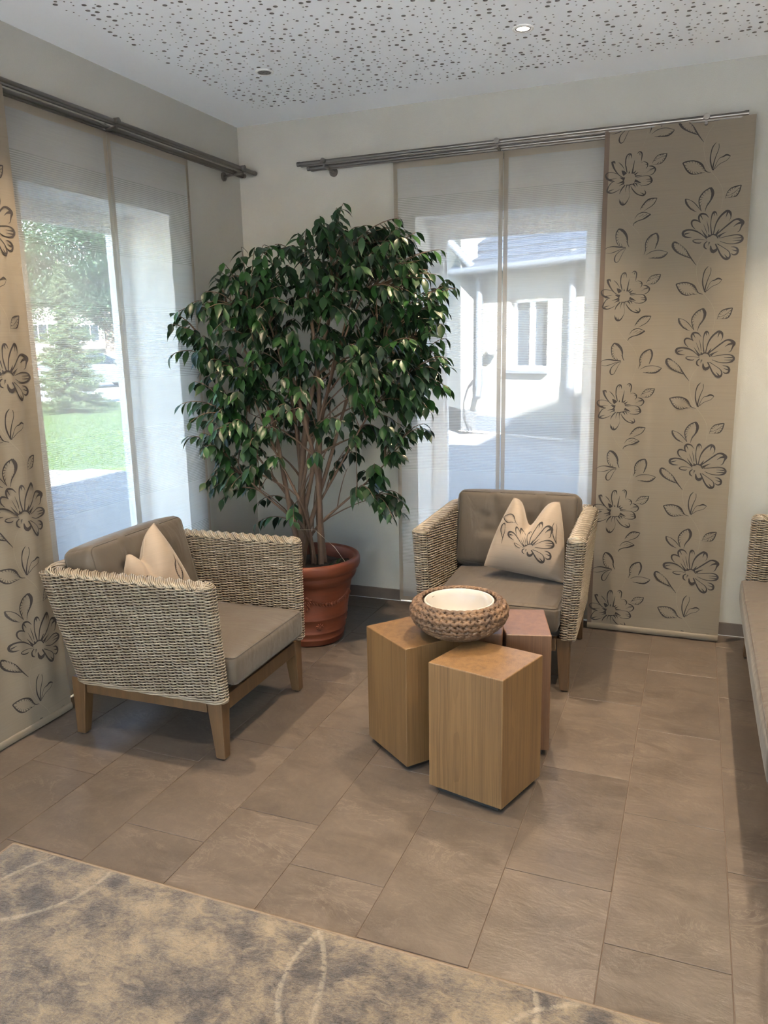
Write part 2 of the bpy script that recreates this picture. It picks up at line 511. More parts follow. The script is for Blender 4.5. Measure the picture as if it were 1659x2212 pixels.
LW_ADDED = [(-6.2, -4.85, 0.10, 2.40), (-4.5, -3.25, 0.10, 2.40)]   # unseen openings added behind the camera for more daylight
FW_ADDED = (0.7, 3.3, 0.02, 2.60)                                          # unseen opening added in the rear wall for fill light
def wall_with_opening(name, a0, a1, ops, frm):
    """Wall built from blocks round an opening; frm maps (along, depth, z) to the room."""
    mb = MB()
    def blk(u0, u1, z0, z1):
        p = [frm(u, d, z) for z in (z0, z1) for (u, d) in ((u0, 0), (u1, 0), (u1, WT), (u0, WT))]
        mb.add(p, [(3,2,1,0),(4,5,6,7),(0,1,5,4),(1,2,6,5),(2,3,7,6),(3,0,4,7)])
    c = a0
    for u0, u1, z0, z1 in sorted(ops):
        blk(c, u0, -0.05, 2.95); blk(u0, u1, -0.05, z0); blk(u0, u1, z1, 2.95); c = u1
    blk(c, a1, -0.05, 2.95)
    me = mb.mesh(name, [M['wall'], M['white'], M['outer_wall']])
    bm = bmesh.new(); bm.from_mesh(me)
    bmesh.ops.recalc_face_normals(bm, faces=bm.faces)
    bm.to_mesh(me); bm.free()
    return me

def paint_reveal(me, axis, sign, inner):
    for pl in me.polygons:
        c, n = pl.center, pl.normal
        if abs(n[axis]) > 0.9: pl.material_index = 2 if abs(c[axis] - inner) > 0.2 else 0
        else: pl.material_index = 1

me = wall_with_opening('wall_back', -WT, XR + WT, [BW], lambda u, d, z: (u, d, z))
paint_reveal(me, 1, 1, 0.0)
tag(link_mesh('wall_back', me), kind='structure')
me = wall_with_opening('wall_left', YF - WT, 0.0, [LW] + LW_ADDED, lambda u, d, z: (-d, u, z))
paint_reveal(me, 0, -1, 0.0)
tag(link_mesh('wall_left', me), kind='structure')
RW_ADDED = (-6.35, -4.75, 0.02, 2.55)                                      # unseen opening added in the right wall to brighten the ceiling
me = wall_with_opening('wall_right', YF - WT, 0.0, [RW_ADDED], lambda u, d, z: (XR + d, u, z))
for pl in me.polygons: pl.material_index = 1  # unseen wall made white to bounce more light to the ceiling
tag(link_mesh('wall_right', me), kind='structure')
me = wall_with_opening('wall_front', 0.0, XR, [FW_ADDED], lambda u, d, z: (u, YF - d, z))
for pl in me.polygons: pl.material_index = 1  # also white for extra bounce light, out of view
tag(link_mesh('wall_front', me), kind='structure')
mb = MB(); mb.box((-WT - 0.3, YF - WT - 0.8, 2.955), (XR + WT + 1.3, WT + 0.1, 4.9)); mb.box((4.2, YF, 4.9), (XR + WT + 1.3, WT + 0.1, 6.3)); tag(mb.build('roof', M['outer_wall']), kind='structure')  # unseen; overhang shaped to limit sun indoors, upper block added to shade the courtyard

# ceiling: plain margin and a perforated acoustic field, every hole a recessed cup
def make_ceiling():
    root = empty('ceiling', (0, 0, H_CEIL)); tag(root, kind='structure')
    px0, px1, py0, py1 = 0.275, 3.62, -2.75, -0.25
    mb = MB()
    for a, b in (((0, py1, 0), (XR, 0, 0.03)), ((0, py0, 0), (px0, py1, 0.03)), ((px1, py0, 0), (XR, py1, 0.03)), ((0, YF, 0), (XR, py0, 0.03))):
        mb.box(a, b)
    mb.box((0, YF, 0.03), (XR, 0, 0.20))
    mb.build('plaster_margin', M['ceiling'], root)
    rg = random.Random(11)
    V = []; F = []; MI = []
    lamps = [(0.609, -0.745, 0.047), (1.79, -0.753, 0.047), (0.609, -1.94, 0.047), (1.79, -1.94, 0.047), (2.97, -0.75, 0.047), (2.97, -1.94, 0.047)]
    rows = 66
    hy = (py1 - py0) / rows
    for j in range(rows):
        y0 = py0 + j * hy; y1 = y0 + hy
        x = px0
        while x < px1 - 1e-6:
            w = rg.uniform(0.028, 0.052)
            if px1 - (x + w) < 0.028: w = px1 - x
            xa, xb = x, x + w
            x = xb
            q = rg.random()
            r = 0.0036 if q < 0.57 else (0.0063 if q < 0.78 else (0.0093 if q < 0.93 else 0.0))
            r = min(r, min(w, hy) / 2 - 0.002)
            cx = rg.uniform(xa + r + 0.0012, xb - r - 0.0012); cy = rg.uniform(y0 + r + 0.0012, y1 - r - 0.0012)
            if any((cx - lx) ** 2 + (cy - ly) ** 2 < lr * lr for lx, ly, lr in lamps) or r <= 0:
                b = len(V)
                V += [(xa, y0, 0), (xb, y0, 0), (xb, y1, 0), (xa, y1, 0)]
                F.append((b + 3, b + 2, b + 1, b)); MI.append(0)
                continue
            n = 8 if r < 0.005 else 12
            ang = [2 * PI * k / n for k in range(n)]
            b = len(V)
            V += [(cx + r * math.cos(a), cy + r * math.sin(a), 0) for a in ang]
            V += [(cx + r * math.cos(a), cy + r * math.sin(a), 0.0125) for a in ang]
            out = []
            for a in ang:
                dx, dy = math.cos(a), math.sin(a)
                tx = ((xb - cx) / dx) if dx > 1e-9 else (((xa - cx) / dx) if dx < -1e-9 else 9)
                ty = ((y1 - cy) / dy) if dy > 1e-9 else (((y0 - cy) / dy) if dy < -1e-9 else 9)
                s = min(tx, ty)
                out.append((cx + dx * s, cy + dy * s))
            ob = len(V); V += [(p[0], p[1], 0) for p in out]
            cb = len(V); V += [(xb, y1, 0), (xa, y1, 0), (xa, y0, 0), (xb, y0, 0)]
            ca = [math.atan2(v[1] - cy, v[0] - cx) % (2 * PI) for v in V[cb:cb + 4]]
            for k in range(n):
                k2 = (k + 1) % n
                a0, a1 = ang[k], ang[k2] if k2 else 2 * PI
                mids = [cb + i for i in range(4) if a0 < ca[i] < a1]
                mids.sort(key=lambda i: ca[i - cb])
                F.append(tuple(reversed([b + k2, b + k, ob + k] + mids + [ob + k2])) if False else (b + k, b + k2, ob + k2) + tuple(reversed(mids)) + (ob + k,)); MI.append(0)
                F.append((b + k2, b + k, b + n + k, b + n + k2)); MI.append(2)
            F.append(tuple(b + n + k for k in range(n - 1, -1, -1))); MI.append(1)
    me = bpy.data.meshes.new('perforated_board')
    me.from_pydata(V, [], F)
    me.materials.append(M['ceiling']); me.materials.append(M['cavity']); me.materials.append(M['gypsum_shade'])
    me.polygons.foreach_set('material_index', MI)
    me.update()
    o = link_mesh('perforated_board', me, root); tag(o, kind='stuff')
make_ceiling()

# ------------------------------------------------------------------ floor tiles
def make_floor():
    root = empty('floor'); tag(root, kind='structure')
    mb = MB(); mb.box((-0.02, YF - 0.02, -0.05), (XR + 0.02, 0.02, -0.0022)); mb.build('screed', M['grout'], root)
    offs = {0: -1.58, 1: -1.98, 2: -1.78, 3: -1.58, 4: -1.78, 5: -1.98, 6: -1.58, 7: -1.78, 8: -1.98, 9: -1.58, 10: -1.78, 11: -1.98, -1: -1.78}
    g = 0.0011
    cache = {}
    for c in range(-1, 12):
        x0, x1 = max(0.281 + 0.3 * c, 0.001), min(0.281 + 0.3 * (c + 1), XR - 0.001)
        if x1 - x0 < 0.03: continue
        k0 = offs[c] + 0.6 * 4
        for r in range(-1, 16):
            y1, y0 = k0 - 0.6 * r, k0 - 0.6 * (r + 1)
            y1 = min(y1, -0.001); y0 = max(y0, YF)
            if y1 - y0 < 0.04: continue
            w, d = round(x1 - x0 - 2 * g, 4), round(y1 - y0 - 2 * g, 4)
            if (w, d) not in cache:
                mb = MB(); mb.box((-w / 2, -d / 2, -0.01), (w / 2, d / 2, 0))
                cache[(w, d)] = mb.mesh('tile', M['tile'], bevel=0.0009, segs=1)
            link_mesh('tile', cache[(w, d)], root, ((x0 + x1) / 2, (y0 + y1) / 2, 0))
make_floor()

def baseboard(name, x0, x1, side):
    mb = MB(); h = 0.068; t = 0.010
    if side == 'b': mb.box((x0, -t, 0.003), (x1, -0.0005, h), 0); mb.box((x0, -t - 0.001, 0.0005), (x1, -0.0005, 0.0045), 1)
    else: mb.box((0.0005, x0, 0.003), (t, x1, h), 0); mb.box((0.0005, x0, 0.0005), (t + 0.001, x1, 0.0045), 1)
    tag(mb.build(name, [M['base_tile'], M['silicone']]), kind='structure')
baseboard('baseboard_back', 0.012, XR, 'b')
baseboard('baseboard_left', YF, -0.012, 'l')

# ------------------------------------------------------------------ windows
def make_window(name, w, h, rail):
    """Fixed casement in its own frame; local x along the wall, y outwards, z up, origin at the lower corner."""
    root = empty(name); tag(root, kind='structure')
    mb = MB(); fw = 0.072; y0, y1 = 0.0, 0.075
    mb.box((0, y0, 0), (fw, y1, h)); mb.box((w - fw, y0, 0), (w, y1, h))
    mb.box((fw, y0, 0), (w - fw, y1, fw)); mb.box((fw, y0, h - fw), (w - fw, y1, h))
    mb.build('window_frame', M['frame_white'], root, bevel=0.004)
    mb = MB(); b = 0.014
    mb.box((fw, 0.02, fw), (fw + b, 0.05, h - fw)); mb.box((w - fw - b, 0.02, fw), (w - fw, 0.05, h - fw))
    mb.box((fw + b, 0.02, fw), (w - fw - b, 0.05, fw + b)); mb.box((fw + b, 0.02, h - fw - b), (w - fw - b, 0.05, h - fw))
    mb.build('glazing_bead', M['frame_white'], root)
    mb = MB(); mb.add([(fw + 0.002, 0.036, fw + 0.002), (w - fw - 0.002, 0.036, fw + 0.002), (w - fw - 0.002, 0.036, h - fw - 0.002), (fw + 0.002, 0.036, h - fw - 0.002)], [(0, 1, 2, 3)])
    mb.build('window_pane', M['glass'], root)
    mb = MB(); mb.box((0.002, -0.27, 0.0), (w - 0.002, -0.001, 0.022)); mb.build('window_sill', M['frame_white'], root, bevel=0.004)
    return root
w1 = make_window('window_1', BW[1] - BW[0], BW[3] - BW[2], True); w1.location = (BW[0], 0.272, BW[2])
w2 = make_window('window_2', LW[1] - LW[0], LW[3] - LW[2], True); w2.location = (-0.272, LW[0], LW[2]); w2.rotation_euler = (0, 0, R(90))
for i, o_ in enumerate(LW_ADDED):  # glazing for the unseen openings added to let in daylight
    w3 = make_window('window_%d' % (3 + i), o_[1] - o_[0], o_[3] - o_[2], True); w3.location = (-0.272, o_[0], o_[2]); w3.rotation_euler = (0, 0, R(90))
w5 = make_window('window_5', FW_ADDED[1] - FW_ADDED[0], FW_ADDED[3] - FW_ADDED[2], True); w5.location = (FW_ADDED[1], YF - 0.272, FW_ADDED[2]); w5.rotation_euler = (0, 0, R(180))
w6 = make_window('window_6', RW_ADDED[1] - RW_ADDED[0], RW_ADDED[3] - RW_ADDED[2], True); w6.location = (XR + 0.272, RW_ADDED[1], RW_ADDED[2]); w6.rotation_euler = (0, 0, R(-90))

# ------------------------------------------------------------------ recessed downlights
def downlight(x, y, lit, label, group=None, tilt=(0, 0), k=1.0):
    root = empty('downlight', (x, y, H_CEIL)); tag(root, label, 'ceiling lamp', group)
    mb = MB(); mb.lathe([(0.043, 0.0), (0.043, -0.003), (0.040, -0.005), (0.033, -0.005), (0.031, 0.0)], 40); mb.build('trim_ring', M['white'], root, smooth=40)
    mb = MB(); mb.lathe([(0.031, -0.003), (0.0305, -0.0045), (0.027, -0.0045), (0.0255, -0.002)], 32); mb.build('gimbal_ring', M['steel'], root, smooth=40)
    mb = MB(); mb.add([(0.0255 * math.cos(2 * PI * k / 24), 0.0255 * math.sin(2 * PI * k / 24), -0.0022) for k in range(24)], [tuple(range(23, -1, -1))])
    mb.build('bulb', M['lamp_on'] if lit else M['lamp_off'], root)
    if lit:
        ld = bpy.data.lights.new('downlight_beam', 'SPOT')
        ld.energy = SPOT_W * k; ld.color = SPOT_COL; ld.spot_size = R(92); ld.spot_blend = 0.75; ld.shadow_soft_size = 0.025
        lo = bpy.data.objects.new('downlight_beam', ld); lo.location = (0, 0, -0.008); lo.rotation_euler = (tilt[0], tilt[1], 0)
        COL.objects.link(lo); lo.parent = root
def lamp_mats():
    t = NT('lamp_glow'); e = t.new('Emission'); e.inputs['Strength'].default_value = 9.0
    n = t.noise(t.coord('Object'), 60, 2); t.link(t.ramp(n, [(0.3, (1, 0.86, 0.66)), (0.7, (1, 0.90, 0.74))]), e.inputs['Color'])
    t.link(e.outputs[0], t.out.inputs['Surface']); M['lamp_on'] = t.m
    M['lamp_off'] = simple('lamp_lens', sr(150, 148, 145), sr(90, 88, 86), 90, 0.25)
lamp_mats()
downlight(1.79, -0.753, True, 'lit round downlight shining in the perforated ceiling', k=1.35)
downlight(0.609, -0.745, False, 'unlit round downlight in the ceiling near the room corner')
for x, y in ((0.609, -1.94), (1.79, -1.94), (2.97, -1.94), (2.97, -0.75), (0.609, -3.13), (1.79, -3.13), (2.97, -3.13), (0.9, -4.8), (2.9, -4.8)):
    downlight(x, y, True, 'lit round downlight further back in the ceiling, outside the picture', 'downlights outside the picture', k=0.55 if (x, y) == (1.79, -1.94) else 1.3 if y > -2 and x < 2 else 1.15 if y > -2 else 0.4)

# ------------------------------------------------------------------ curtain rods
def rod(name, length, label, brackets, rose):
    """Double rail; local x along the wall, y into the room, origin at the wall, z = rail height."""
    root = empty(name); tag(root, label, 'curtain rod', 'steel double curtain rods')
    for nm, y, z, x0, x1 in (('front_rail', 0.118, 0.005, 0.0, length), ('back_rail', 0.066, -0.010, 0.035, length - 0.03)):
        mb = MB(); mb.tube([(x0, y, z), (x1, y, z)], 0.0105, 16); mb.box((x0 + 0.01, y - 0.006, z - 0.016), (x1 - 0.01, y + 0.006, z - 0.008))
        rl = mb.build(nm, M['steel'], root, smooth=40)
        for xe, sgn in ((x0, -1), (x1, 1)):
            mb = MB(); mb.tube([(xe - 0.004 * sgn, y, z), (xe + 0.012 * sgn, y, z)], 0.0125, 16); mb.build('end_cap', M['steel'], rl, smooth=40)
    for bx in brackets:
        br = empty('bracket', (bx, 0, 0)); br.parent = root
        mb = MB(); mb.tube([(0, 0.0005, -0.028), (0, 0.008, -0.028)], 0.024, 20); mb.build('wall_rose', M['steel'], br, smooth=40)
        mb = MB(); mb.tube([(0, 0.004, -0.028), (0, 0.128, -0.018)], 0.007, 10); mb.build('arm', M['steel'], br, smooth=40)
        mb = MB(); mb.tube([(0, 0.112, 0.006), (0, 0.142, 0.006)], 0.0135, 16); mb.build('clamp', M['steel'], br, smooth=40)
        mb = MB(); mb.tube([(0, 0.066, -0.026), (0, 0.066, 0.002)], 0.008, 10); mb.build('rail_holder', M['steel'], br, smooth=40)
    return root
ro = rod('curtain_rod', 2.20, 'long double steel curtain rod above the window by the courtyard', (0.15, 1.09, 2.04), 0)
ro.rotation_euler = (0, 0, 0); ro.scale = (1, -1, 1); ro.location = (0.447, -0.0005, 2.452)
rl = rod('curtain_rod', 2.45, 'long double steel curtain rod above the window facing the lawn', (0.14, 1.165, 2.2), 0)
rl.location = (0.0005, -0.035, 2.452); rl.rotation_euler = (0, 0, R(-90)); rl.scale = (1, 1, 1)

# ------------------------------------------------------------------ panel curtains
def grid_sheet(name, w, z0, z1, nx, nz, fn, mat):
    xs = np.linspace(0, w, nx + 1); zs = np.linspace(z0, z1, nz + 1)
    X, Z = np.meshgrid(xs, zs)
    Y = fn(X, Z)
    v = np.stack([X, Y, Z], -1).reshape(-1, 3)
    i = np.arange(nx)[None, :] + (np.arange(nz) * (nx + 1))[:, None]
    q = np.stack([i, i + 1, i + nx + 2, i + nx + 1], -1).reshape(-1, 4)
    return np_mesh(name, v, q, mat)

def sheer_panel(w, label, seed):
    """local x along the wall, y into the room, z world height."""
    root = empty('sheer_panel'); tag(root, label, 'curtain', 'striped sheer panel curtains')
    ph = seed * 1.7
    fn = lambda x, z: 0.004 * np.sin(x * 9 + ph + z * 0.4) * (0.3 + 0.7 * (2.43 - z) / 2.4) + 0.002 * np.sin(x * 23 + ph * 2 + z)
    hm = 0.022
    link_mesh('fabric', grid_sheet('fabric', w, 0.035, 2.424, 48, 24, fn, M['sheer']), root)
    for x0 in (0.0, w - hm):
        f2 = lambda x, z, x0=x0: fn(x + x0, z) + 0.0012
        o = link_mesh('side_hem', grid_sheet('side_hem', hm, 0.035, 2.424, 2, 24, f2, M['sheer_hem']), root, (x0, 0, 0))
    link_mesh('top_hem', grid_sheet('top_hem', w, 2.392, 2.424, 24, 1, lambda x, z: fn(x, z) + 0.001, M['sheer_hem']), root)
    link_mesh('bottom_hem', grid_sheet('bottom_hem', w, 0.02, 0.055, 24, 1, lambda x, z: fn(x, z) + 0.001, M['sheer_hem']), root)
    mb = MB(); mb.tube([(0.006, 0, 0.026), (w - 0.006, 0, 0.026)], 0.006, 8); mb.build('weight_bar', M['frame_white'], root, smooth=60)
    return root
DS = 0.066
for x0, lab, sd in ((0.970, 'sheer striped panel behind the ficus, beside the courtyard window seam', 1), (1.560, 'sheer striped panel behind the armchair, next to the floral curtain', 2)):
    s = sheer_panel(0.586, lab, sd); s.location = (x0, -DS, 0); s.scale = (1, -1, 1)
for y1, lab, sd in ((-0.605, 'sheer striped panel nearest the room corner on the lawn window', 3), (-1.200, 'sheer striped panel between the lawn window seam and the floral curtain', 4)):
    s = sheer_panel(0.592, lab, sd); s.location = (DS, y1, 0); s.rotation_euler = (0, 0, R(-90))

def resample(pts, step):
    """Catmull-Rom through (x, z, w) stroke points."""
    P = np.array(pts, float)
    n = len(P)
    out = []
    for i in range(n - 1):
        p0, p1, p2, p3 = P[max(i - 1, 0)], P[i], P[i + 1], P[min(i + 2, n - 1)]
        m = max(2, int(np.hypot(*(p2 - p1)[:2]) / step) + 1)
        for k in range(m):
            t = k / m
            out.append(0.5 * ((2 * p1) + (-p0 + p2) * t + (2 * p0 - 5 * p1 + 4 * p2 - p3) * t * t + (-p0 + 3 * p1 - 3 * p2 + p3) * t ** 3))
    out.append(P[-1])
    return np.array(out)

def motif_mesh(strokes, which, surf, dz=0.0, sc=1.0, org=(0, 0), step=0.008, box=None):
    """Printed strokes as thin ribbons laid on a surface; surf(x, z) gives the 3-D point."""
    mb = MB()
    def ribbon(S):
        d = np.gradient(S[:, :2], axis=0)
        L = np.hypot(d[:, 0], d[:, 1]) + 1e-9
        nx, nz = -d[:, 1] / L, d[:, 0] / L
        w = np.maximum(S[:, 2] * 1.25, 0.0006) / 2
        a = np.stack([S[:, 0] + nx * w, S[:, 1] + nz * w], 1); b = np.stack([S[:, 0] - nx * w, S[:, 1] - nz * w], 1)
        n = len(S)
        if box is not None:
            a = np.clip(a, box[0], box[1]); b = np.clip(b, box[0], box[1])
        vs = [surf(x, z) for x, z in a] + [surf(x, z) for x, z in b]
        mb.add(vs, [(n + i, n + i + 1, i + 1, i) for i in range(n - 1)])
    for kind, pts in strokes:
        if (kind == 's') != (which == 's'): continue
        P = np.array([((x / 1e4 - org[0]) * sc, (z / 1e4 + dz - org[1]) * sc, w / 1e4 * sc) for x, z, w in pts])
        S = resample(P, step)
        if kind == 's': S[:, 2] *= 0.55
        if box is not None and (S[:, 1].max() < box[0][1] or S[:, 1].min() > box[1][1]): continue
        ribbon(S)
        if kind == 'l':
            c = S[:, :2].mean(0)
            ch = (S[0, :2] + S[-1, :2]) / 2
            for i in range(2, len(S) - 2, 2):
                v = ch - S[i, :2]; ln = np.hypot(*v)
                if ln < 0.008: continue
                t = S[i - 1, :2] - S[i + 1, :2]; t /= np.hypot(*t) + 1e-9
                e = S[i, :2] + v / ln * min(0.013 * sc, ln * 0.5) + t * 0.003
                ribbon(np.array([[S[i, 0], S[i, 1], 0.0030 * sc], [(S[i, 0] + e[0]) / 2, (S[i, 1] + e[1]) / 2, 0.0016 * sc], [e[0], e[1], 0.0003]]))
    return mb

def motif_groups(mot):
    """Flower first, then each leaf (strokes that touch), then stems."""
    n = next(i for i, (k, p) in enumerate(mot) if k == 'l')
    out = [mot[:n]]; cur = None; bb = None
    for k, p in mot[n:]:
        a = np.array(p)[:, :2]; lo, hi = a.min(0) - 25, a.max(0) + 25
        if k == 's': out.append([(k, p)]); cur = None; continue
        if cur is not None and (lo < bb[1]).all() and (hi > bb[0]).all():
            cur.append((k, p)); bb = (np.minimum(bb[0], lo), np.maximum(bb[1], hi))
        else:
            cur = [(k, p)]; bb = (lo, hi); out.append(cur)
    return out

def floral_panel(label, seed, dark_edge):
    """Origin at the lower corner of the leading edge at the far side (pattern right edge = 0, negative x to the left)."""
    W = 0.64
    root = empty('floral_curtain'); tag(root, label, 'curtain', 'floral panel curtains')
    ph = seed * 2.1
    def disp(x, z):
        return (0.015 * np.sin(x * 19 + ph + 0.25 * np.sin(z * 2)) + 0.006 * np.sin(x * 47 + ph * 3 + z * 0.8)) * (0.4 + 0.6 * np.clip((2.46 - z) / 1.2, 0, 1)) * np.clip(z / 0.5, 0.06, 1)
    me = grid_sheet('cloth', W, 0.035, 2.447, 72, 30, lambda x, z: disp(x - W, z), M['floral'])
    link_mesh('cloth', me, root, (-W, 0, 0))
    me = grid_sheet('side_hem', 0.022, 0.03, 2.447, 2, 30, lambda x, z: disp(x - W, z) + 0.0011, M['floral_hem'])
    link_mesh('side_hem', me, root, (-W, 0, 0), None)
    mb = MB(); 
    n = 40
    prof = [(0.006 * math.cos(a), 0.021 + 0.016 * math.sin(a)) for a in np.linspace(0, 2 * PI, 13)[:-1]]
    vs = []; fs = []
    for i in range(n + 1):
        x = -W + W * i / n
        d = float(disp(x, 0.03))
        vs += [(x, d + y, z) for y, z in prof]
    m = len(prof)
    for i in range(n):
        for k in range(m): fs.append((i * m + k, (i + 1) * m + k, (i + 1) * m + (k + 1) % m, i * m + (k + 1) % m))
    fs.append(tuple(range(m))); fs.append(tuple(n * m + k for k in range(m - 1, -1, -1)))
    mb.add(vs, fs); mb.build('bottom_hem', M['floral'], root, smooth=60)
    surf = lambda x, z: (x, float(disp(np.float64(x), np.float64(z))) + 0.0016, z)
    bx = (np.array([-W, 0.04]), np.array([-0.0005, 2.445]))
    for k in range(-1, 6):
        for mot, nm in ((MOTIF_A, 'daisy_print'), (MOTIF_B, 'aster_print')):
            for gi, grp in enumerate(motif_groups(mot)):
                st = grp[0][0] == 's'
                q = motif_mesh(grp, 's' if st else 'f', surf, -0.53 * k, box=bx)
                if q.v: q.build('stem_print' if st else nm if gi == 0 else 'leaf_print', M['print_light' if st else 'print'], root)
    return root

# ------------------------------------------------------------------ curtain print: brush strokes (x from the right edge, height, width) in 0.1 mm
MOTIF_A = [('f',[(-6033,23123,72),(-6010,22989,72),(-5920,22788,53),(-5775,22583,34),(-5621,22437,19),(-5470,22375,12)]),('f',[(-6032,23111,43),(-5970,23105,63),(-5920,23095,48),(-5897,23002,14)]),('f',[(-5746,23064,10),(-5618,22952,29),(-5501,22785,14),(-5460,22698,7)]),('f',[(-5427,22503,145),(-5505,22606,120),(-5595,22691,10)]),('f',[(-5357,22593,12),(-5424,22886,29),(-5420,23195,43),(-5342,23366,38),(-5221,23382,57),(-5177,23266,24),(-5164,23182,7)]),('f',[(-5268,23346,33),(-5295,23278,14),(-5297,23159,5)]),('f',[(-5394,22883,14),(-5361,22689,22),(-5331,22566,7)]),('f',[(-5250,22667,5),(-5250,22547,53)]),('f',[(-5027,23122,7),(-5066,22900,29),(-5099,22665,48),(-5114,22528,57)]),('f',[(-4930,23372,9),(-4860,23443,28),(-4776,23435,47),(-4716,23339,47),(-4726,23152,33),(-4743,23011,9)]),('f',[(-4822,23385,33),(-4799,23277,5)]),('f',[(-4741,22964,7),(-4622,23000,12),(-4499,22946,33),(-4442,22865,43),(-4461,22748,24),(-4515,22682,7)]),('f',[(-4568,22876,5),(-4459,22866,29)]),('f',[(-4395,22777,12),(-4262,22758,43),(-4151,22695,43),(-4086,22595,57),(-4128,22481,33),(-4232,22395,24),(-4327,22375,7)]),('f',[(-4363,22621,7),(-4160,22644,48)]),('f',[(-4478,22513,5),(-4314,22592,12),(-4217,22583,7)]),('f',[(-5061,22530,62),(-4945,22650,7)]),('f',[(-5009,22465,62),(-4844,22574,7)]),('f',[(-4982,22403,58),(-4691,22425,7)]),('f',[(-4954,22329,7),(-4737,22369,19),(-4496,22376,19),(-4349,22339,29),(-4267,22244,58),(-4222,22110,67),(-4274,22031,34),(-4379,21975,29),(-4572,21961,19),(-4720,21998,7)]),('f',[(-4488,22216,7),(-4282,22198,29)]),('f',[(-4459,22130,7),(-4253,22107,38)]),('f',[(-4993,22213,96),(-4874,22167,72),(-4699,22080,7)]),('f',[(-5158,21987,10),(-5065,21823,34),(-4898,21640,39),(-4698,21540,34),(-4552,21535,63),(-4478,21618,43),(-4504,21704,24),(-4539,21767,7)]),('f',[(-4729,21675,7),(-4541,21563,39)]),('f',[(-5077,22088,72),(-4988,21997,34),(-4946,21897,5)]),('f',[(-5018,22119,29),(-4917,22063,39),(-4851,21937,5)]),('f',[(-4919,22087,19),(-4770,22038,12),(-4656,21932,5)]),('f',[(-5407,22045,39),(-5537,21911,44),(-5617,21773,29),(-5642,21666,7)]),('f',[(-5332,22014,34),(-5386,21850,15),(-5393,21730,5)]),('f',[(-5222,22029,39),(-5224,21812,12),(-5180,21640,7),(-5232,21426,15),(-5370,21214,44),(-5493,21184,73),(-5608,21274,44),(-5653,21448,7)]),('f',[(-5487,21337,5),(-5469,21202,49)]),('f',[(-5601,21383,5),(-5558,21258,49)]),('f',[(-5885,22243,7),(-6032,22195,24),(-6151,22036,34),(-6213,21847,59),(-6153,21773,63),(-5989,21735,34),(-5768,21809,20),(-5622,21894,7)]),('f',[(-6142,21828,44),(-5896,21905,5)]),('f',[(-5443,22313,121),(-5543,22345,73),(-5668,22393,7)]),('f',[(-5464,22218,121),(-5585,22181,48),(-5806,22127,5)]),('f',[(-5459,22122,73),(-5581,22084,29),(-5689,22009,5)]),('f',[(-5520,22379,7),(-5774,22559,15),(-6025,22642,19),(-6224,22635,29),(-6300,22534,48),(-6240,22395,68),(-6061,22290,58),(-5885,22250,10)]),('f',[(-6138,22338,49),(-6014,22351,24),(-5791,22380,5)]),('f',[(-5357,22040,34),(-5222,22034,34),(-5113,22067,34)]),('l',[(-4243,22869,9),(-4145,23048,19),(-4009,23188,19),(-3821,23223,28),(-3625,23232,19)]),('l',[(-3625,23232,33),(-3659,23072,38),(-3758,22917,28),(-3871,22822,19),(-4014,22812,14),(-4205,22818,7)]),('f',[(-4119,22999,5),(-3862,23091,12),(-3676,23167,5)]),('l',[(-4692,20899,7),(-4602,21062,34),(-4417,21264,48),(-4227,21341,48),(-3950,21335,24)]),('f',[(-3950,21335,19),(-4048,21139,29),(-4186,21006,24),(-4352,20922,19),(-4518,20826,5)]),('f',[(-4919,20503,7),(-4805,20689,20),(-4613,20772,29),(-4441,20759,24),(-4205,20657,15)]),('l',[(-4205,20657,49),(-4382,20549,64),(-4549,20469,39),(-4743,20429,24),(-4888,20366,24),(-4958,20286,24),(-4979,20201,10)]),('f',[(-4726,20586,7),(-4536,20694,12)]),('f',[(-4602,20553,7),(-4364,20669,15)]),('l',[(-5609,20114,40),(-5720,19944,35),(-5731,19721,30),(-5684,19495,20),(-5564,19350,15),(-5309,19248,7)]),('l',[(-5609,20104,50),(-5443,20036,89),(-5292,19866,89),(-5208,19663,55),(-5201,19514,30),(-5165,19363,30),(-5110,19261,10)]),('f',[(-5260,19258,20),(-5536,19279,50),(-5840,19325,35),(-6092,19290,20),(-6241,19191,8)]),('f',[(-5259,19245,15),(-5531,19162,15),(-5779,19071,25),(-5980,19025,15),(-6171,19049,8)]),('f',[(-5245,19207,13),(-5431,19156,20),(-5602,19041,20),(-5717,18898,30),(-5758,18724,50),(-5704,18601,35),(-5584,18620,20),(-5490,18785,20),(-5375,19028,13),(-5257,19195,8)]),('l',[(-4424,18874,10),(-4356,19092,30),(-4376,19315,30),(-4303,19532,44),(-4122,19711,54),(-3895,19794,35)]),('l',[(-3895,19786,49),(-3822,19648,69),(-3812,19452,54),(-3879,19236,39),(-3932,19092,15)]),('f',[(-4324,18844,7),(-4085,18978,25),(-3771,19021,20),(-3525,18970,20),(-3353,18899,15)]),('l',[(-3353,18899,20),(-3467,18776,54),(-3632,18687,54),(-3875,18675,35),(-4194,18700,10)]),('s',[(-5532,20939,10),(-5450,20761,10),(-5185,20375,12),(-4926,20112,12),(-4664,19776,12),(-4526,19472,12),(-4490,19224,12),(-4534,18856,12),(-4586,18660,10),(-4718,18294,10)])]
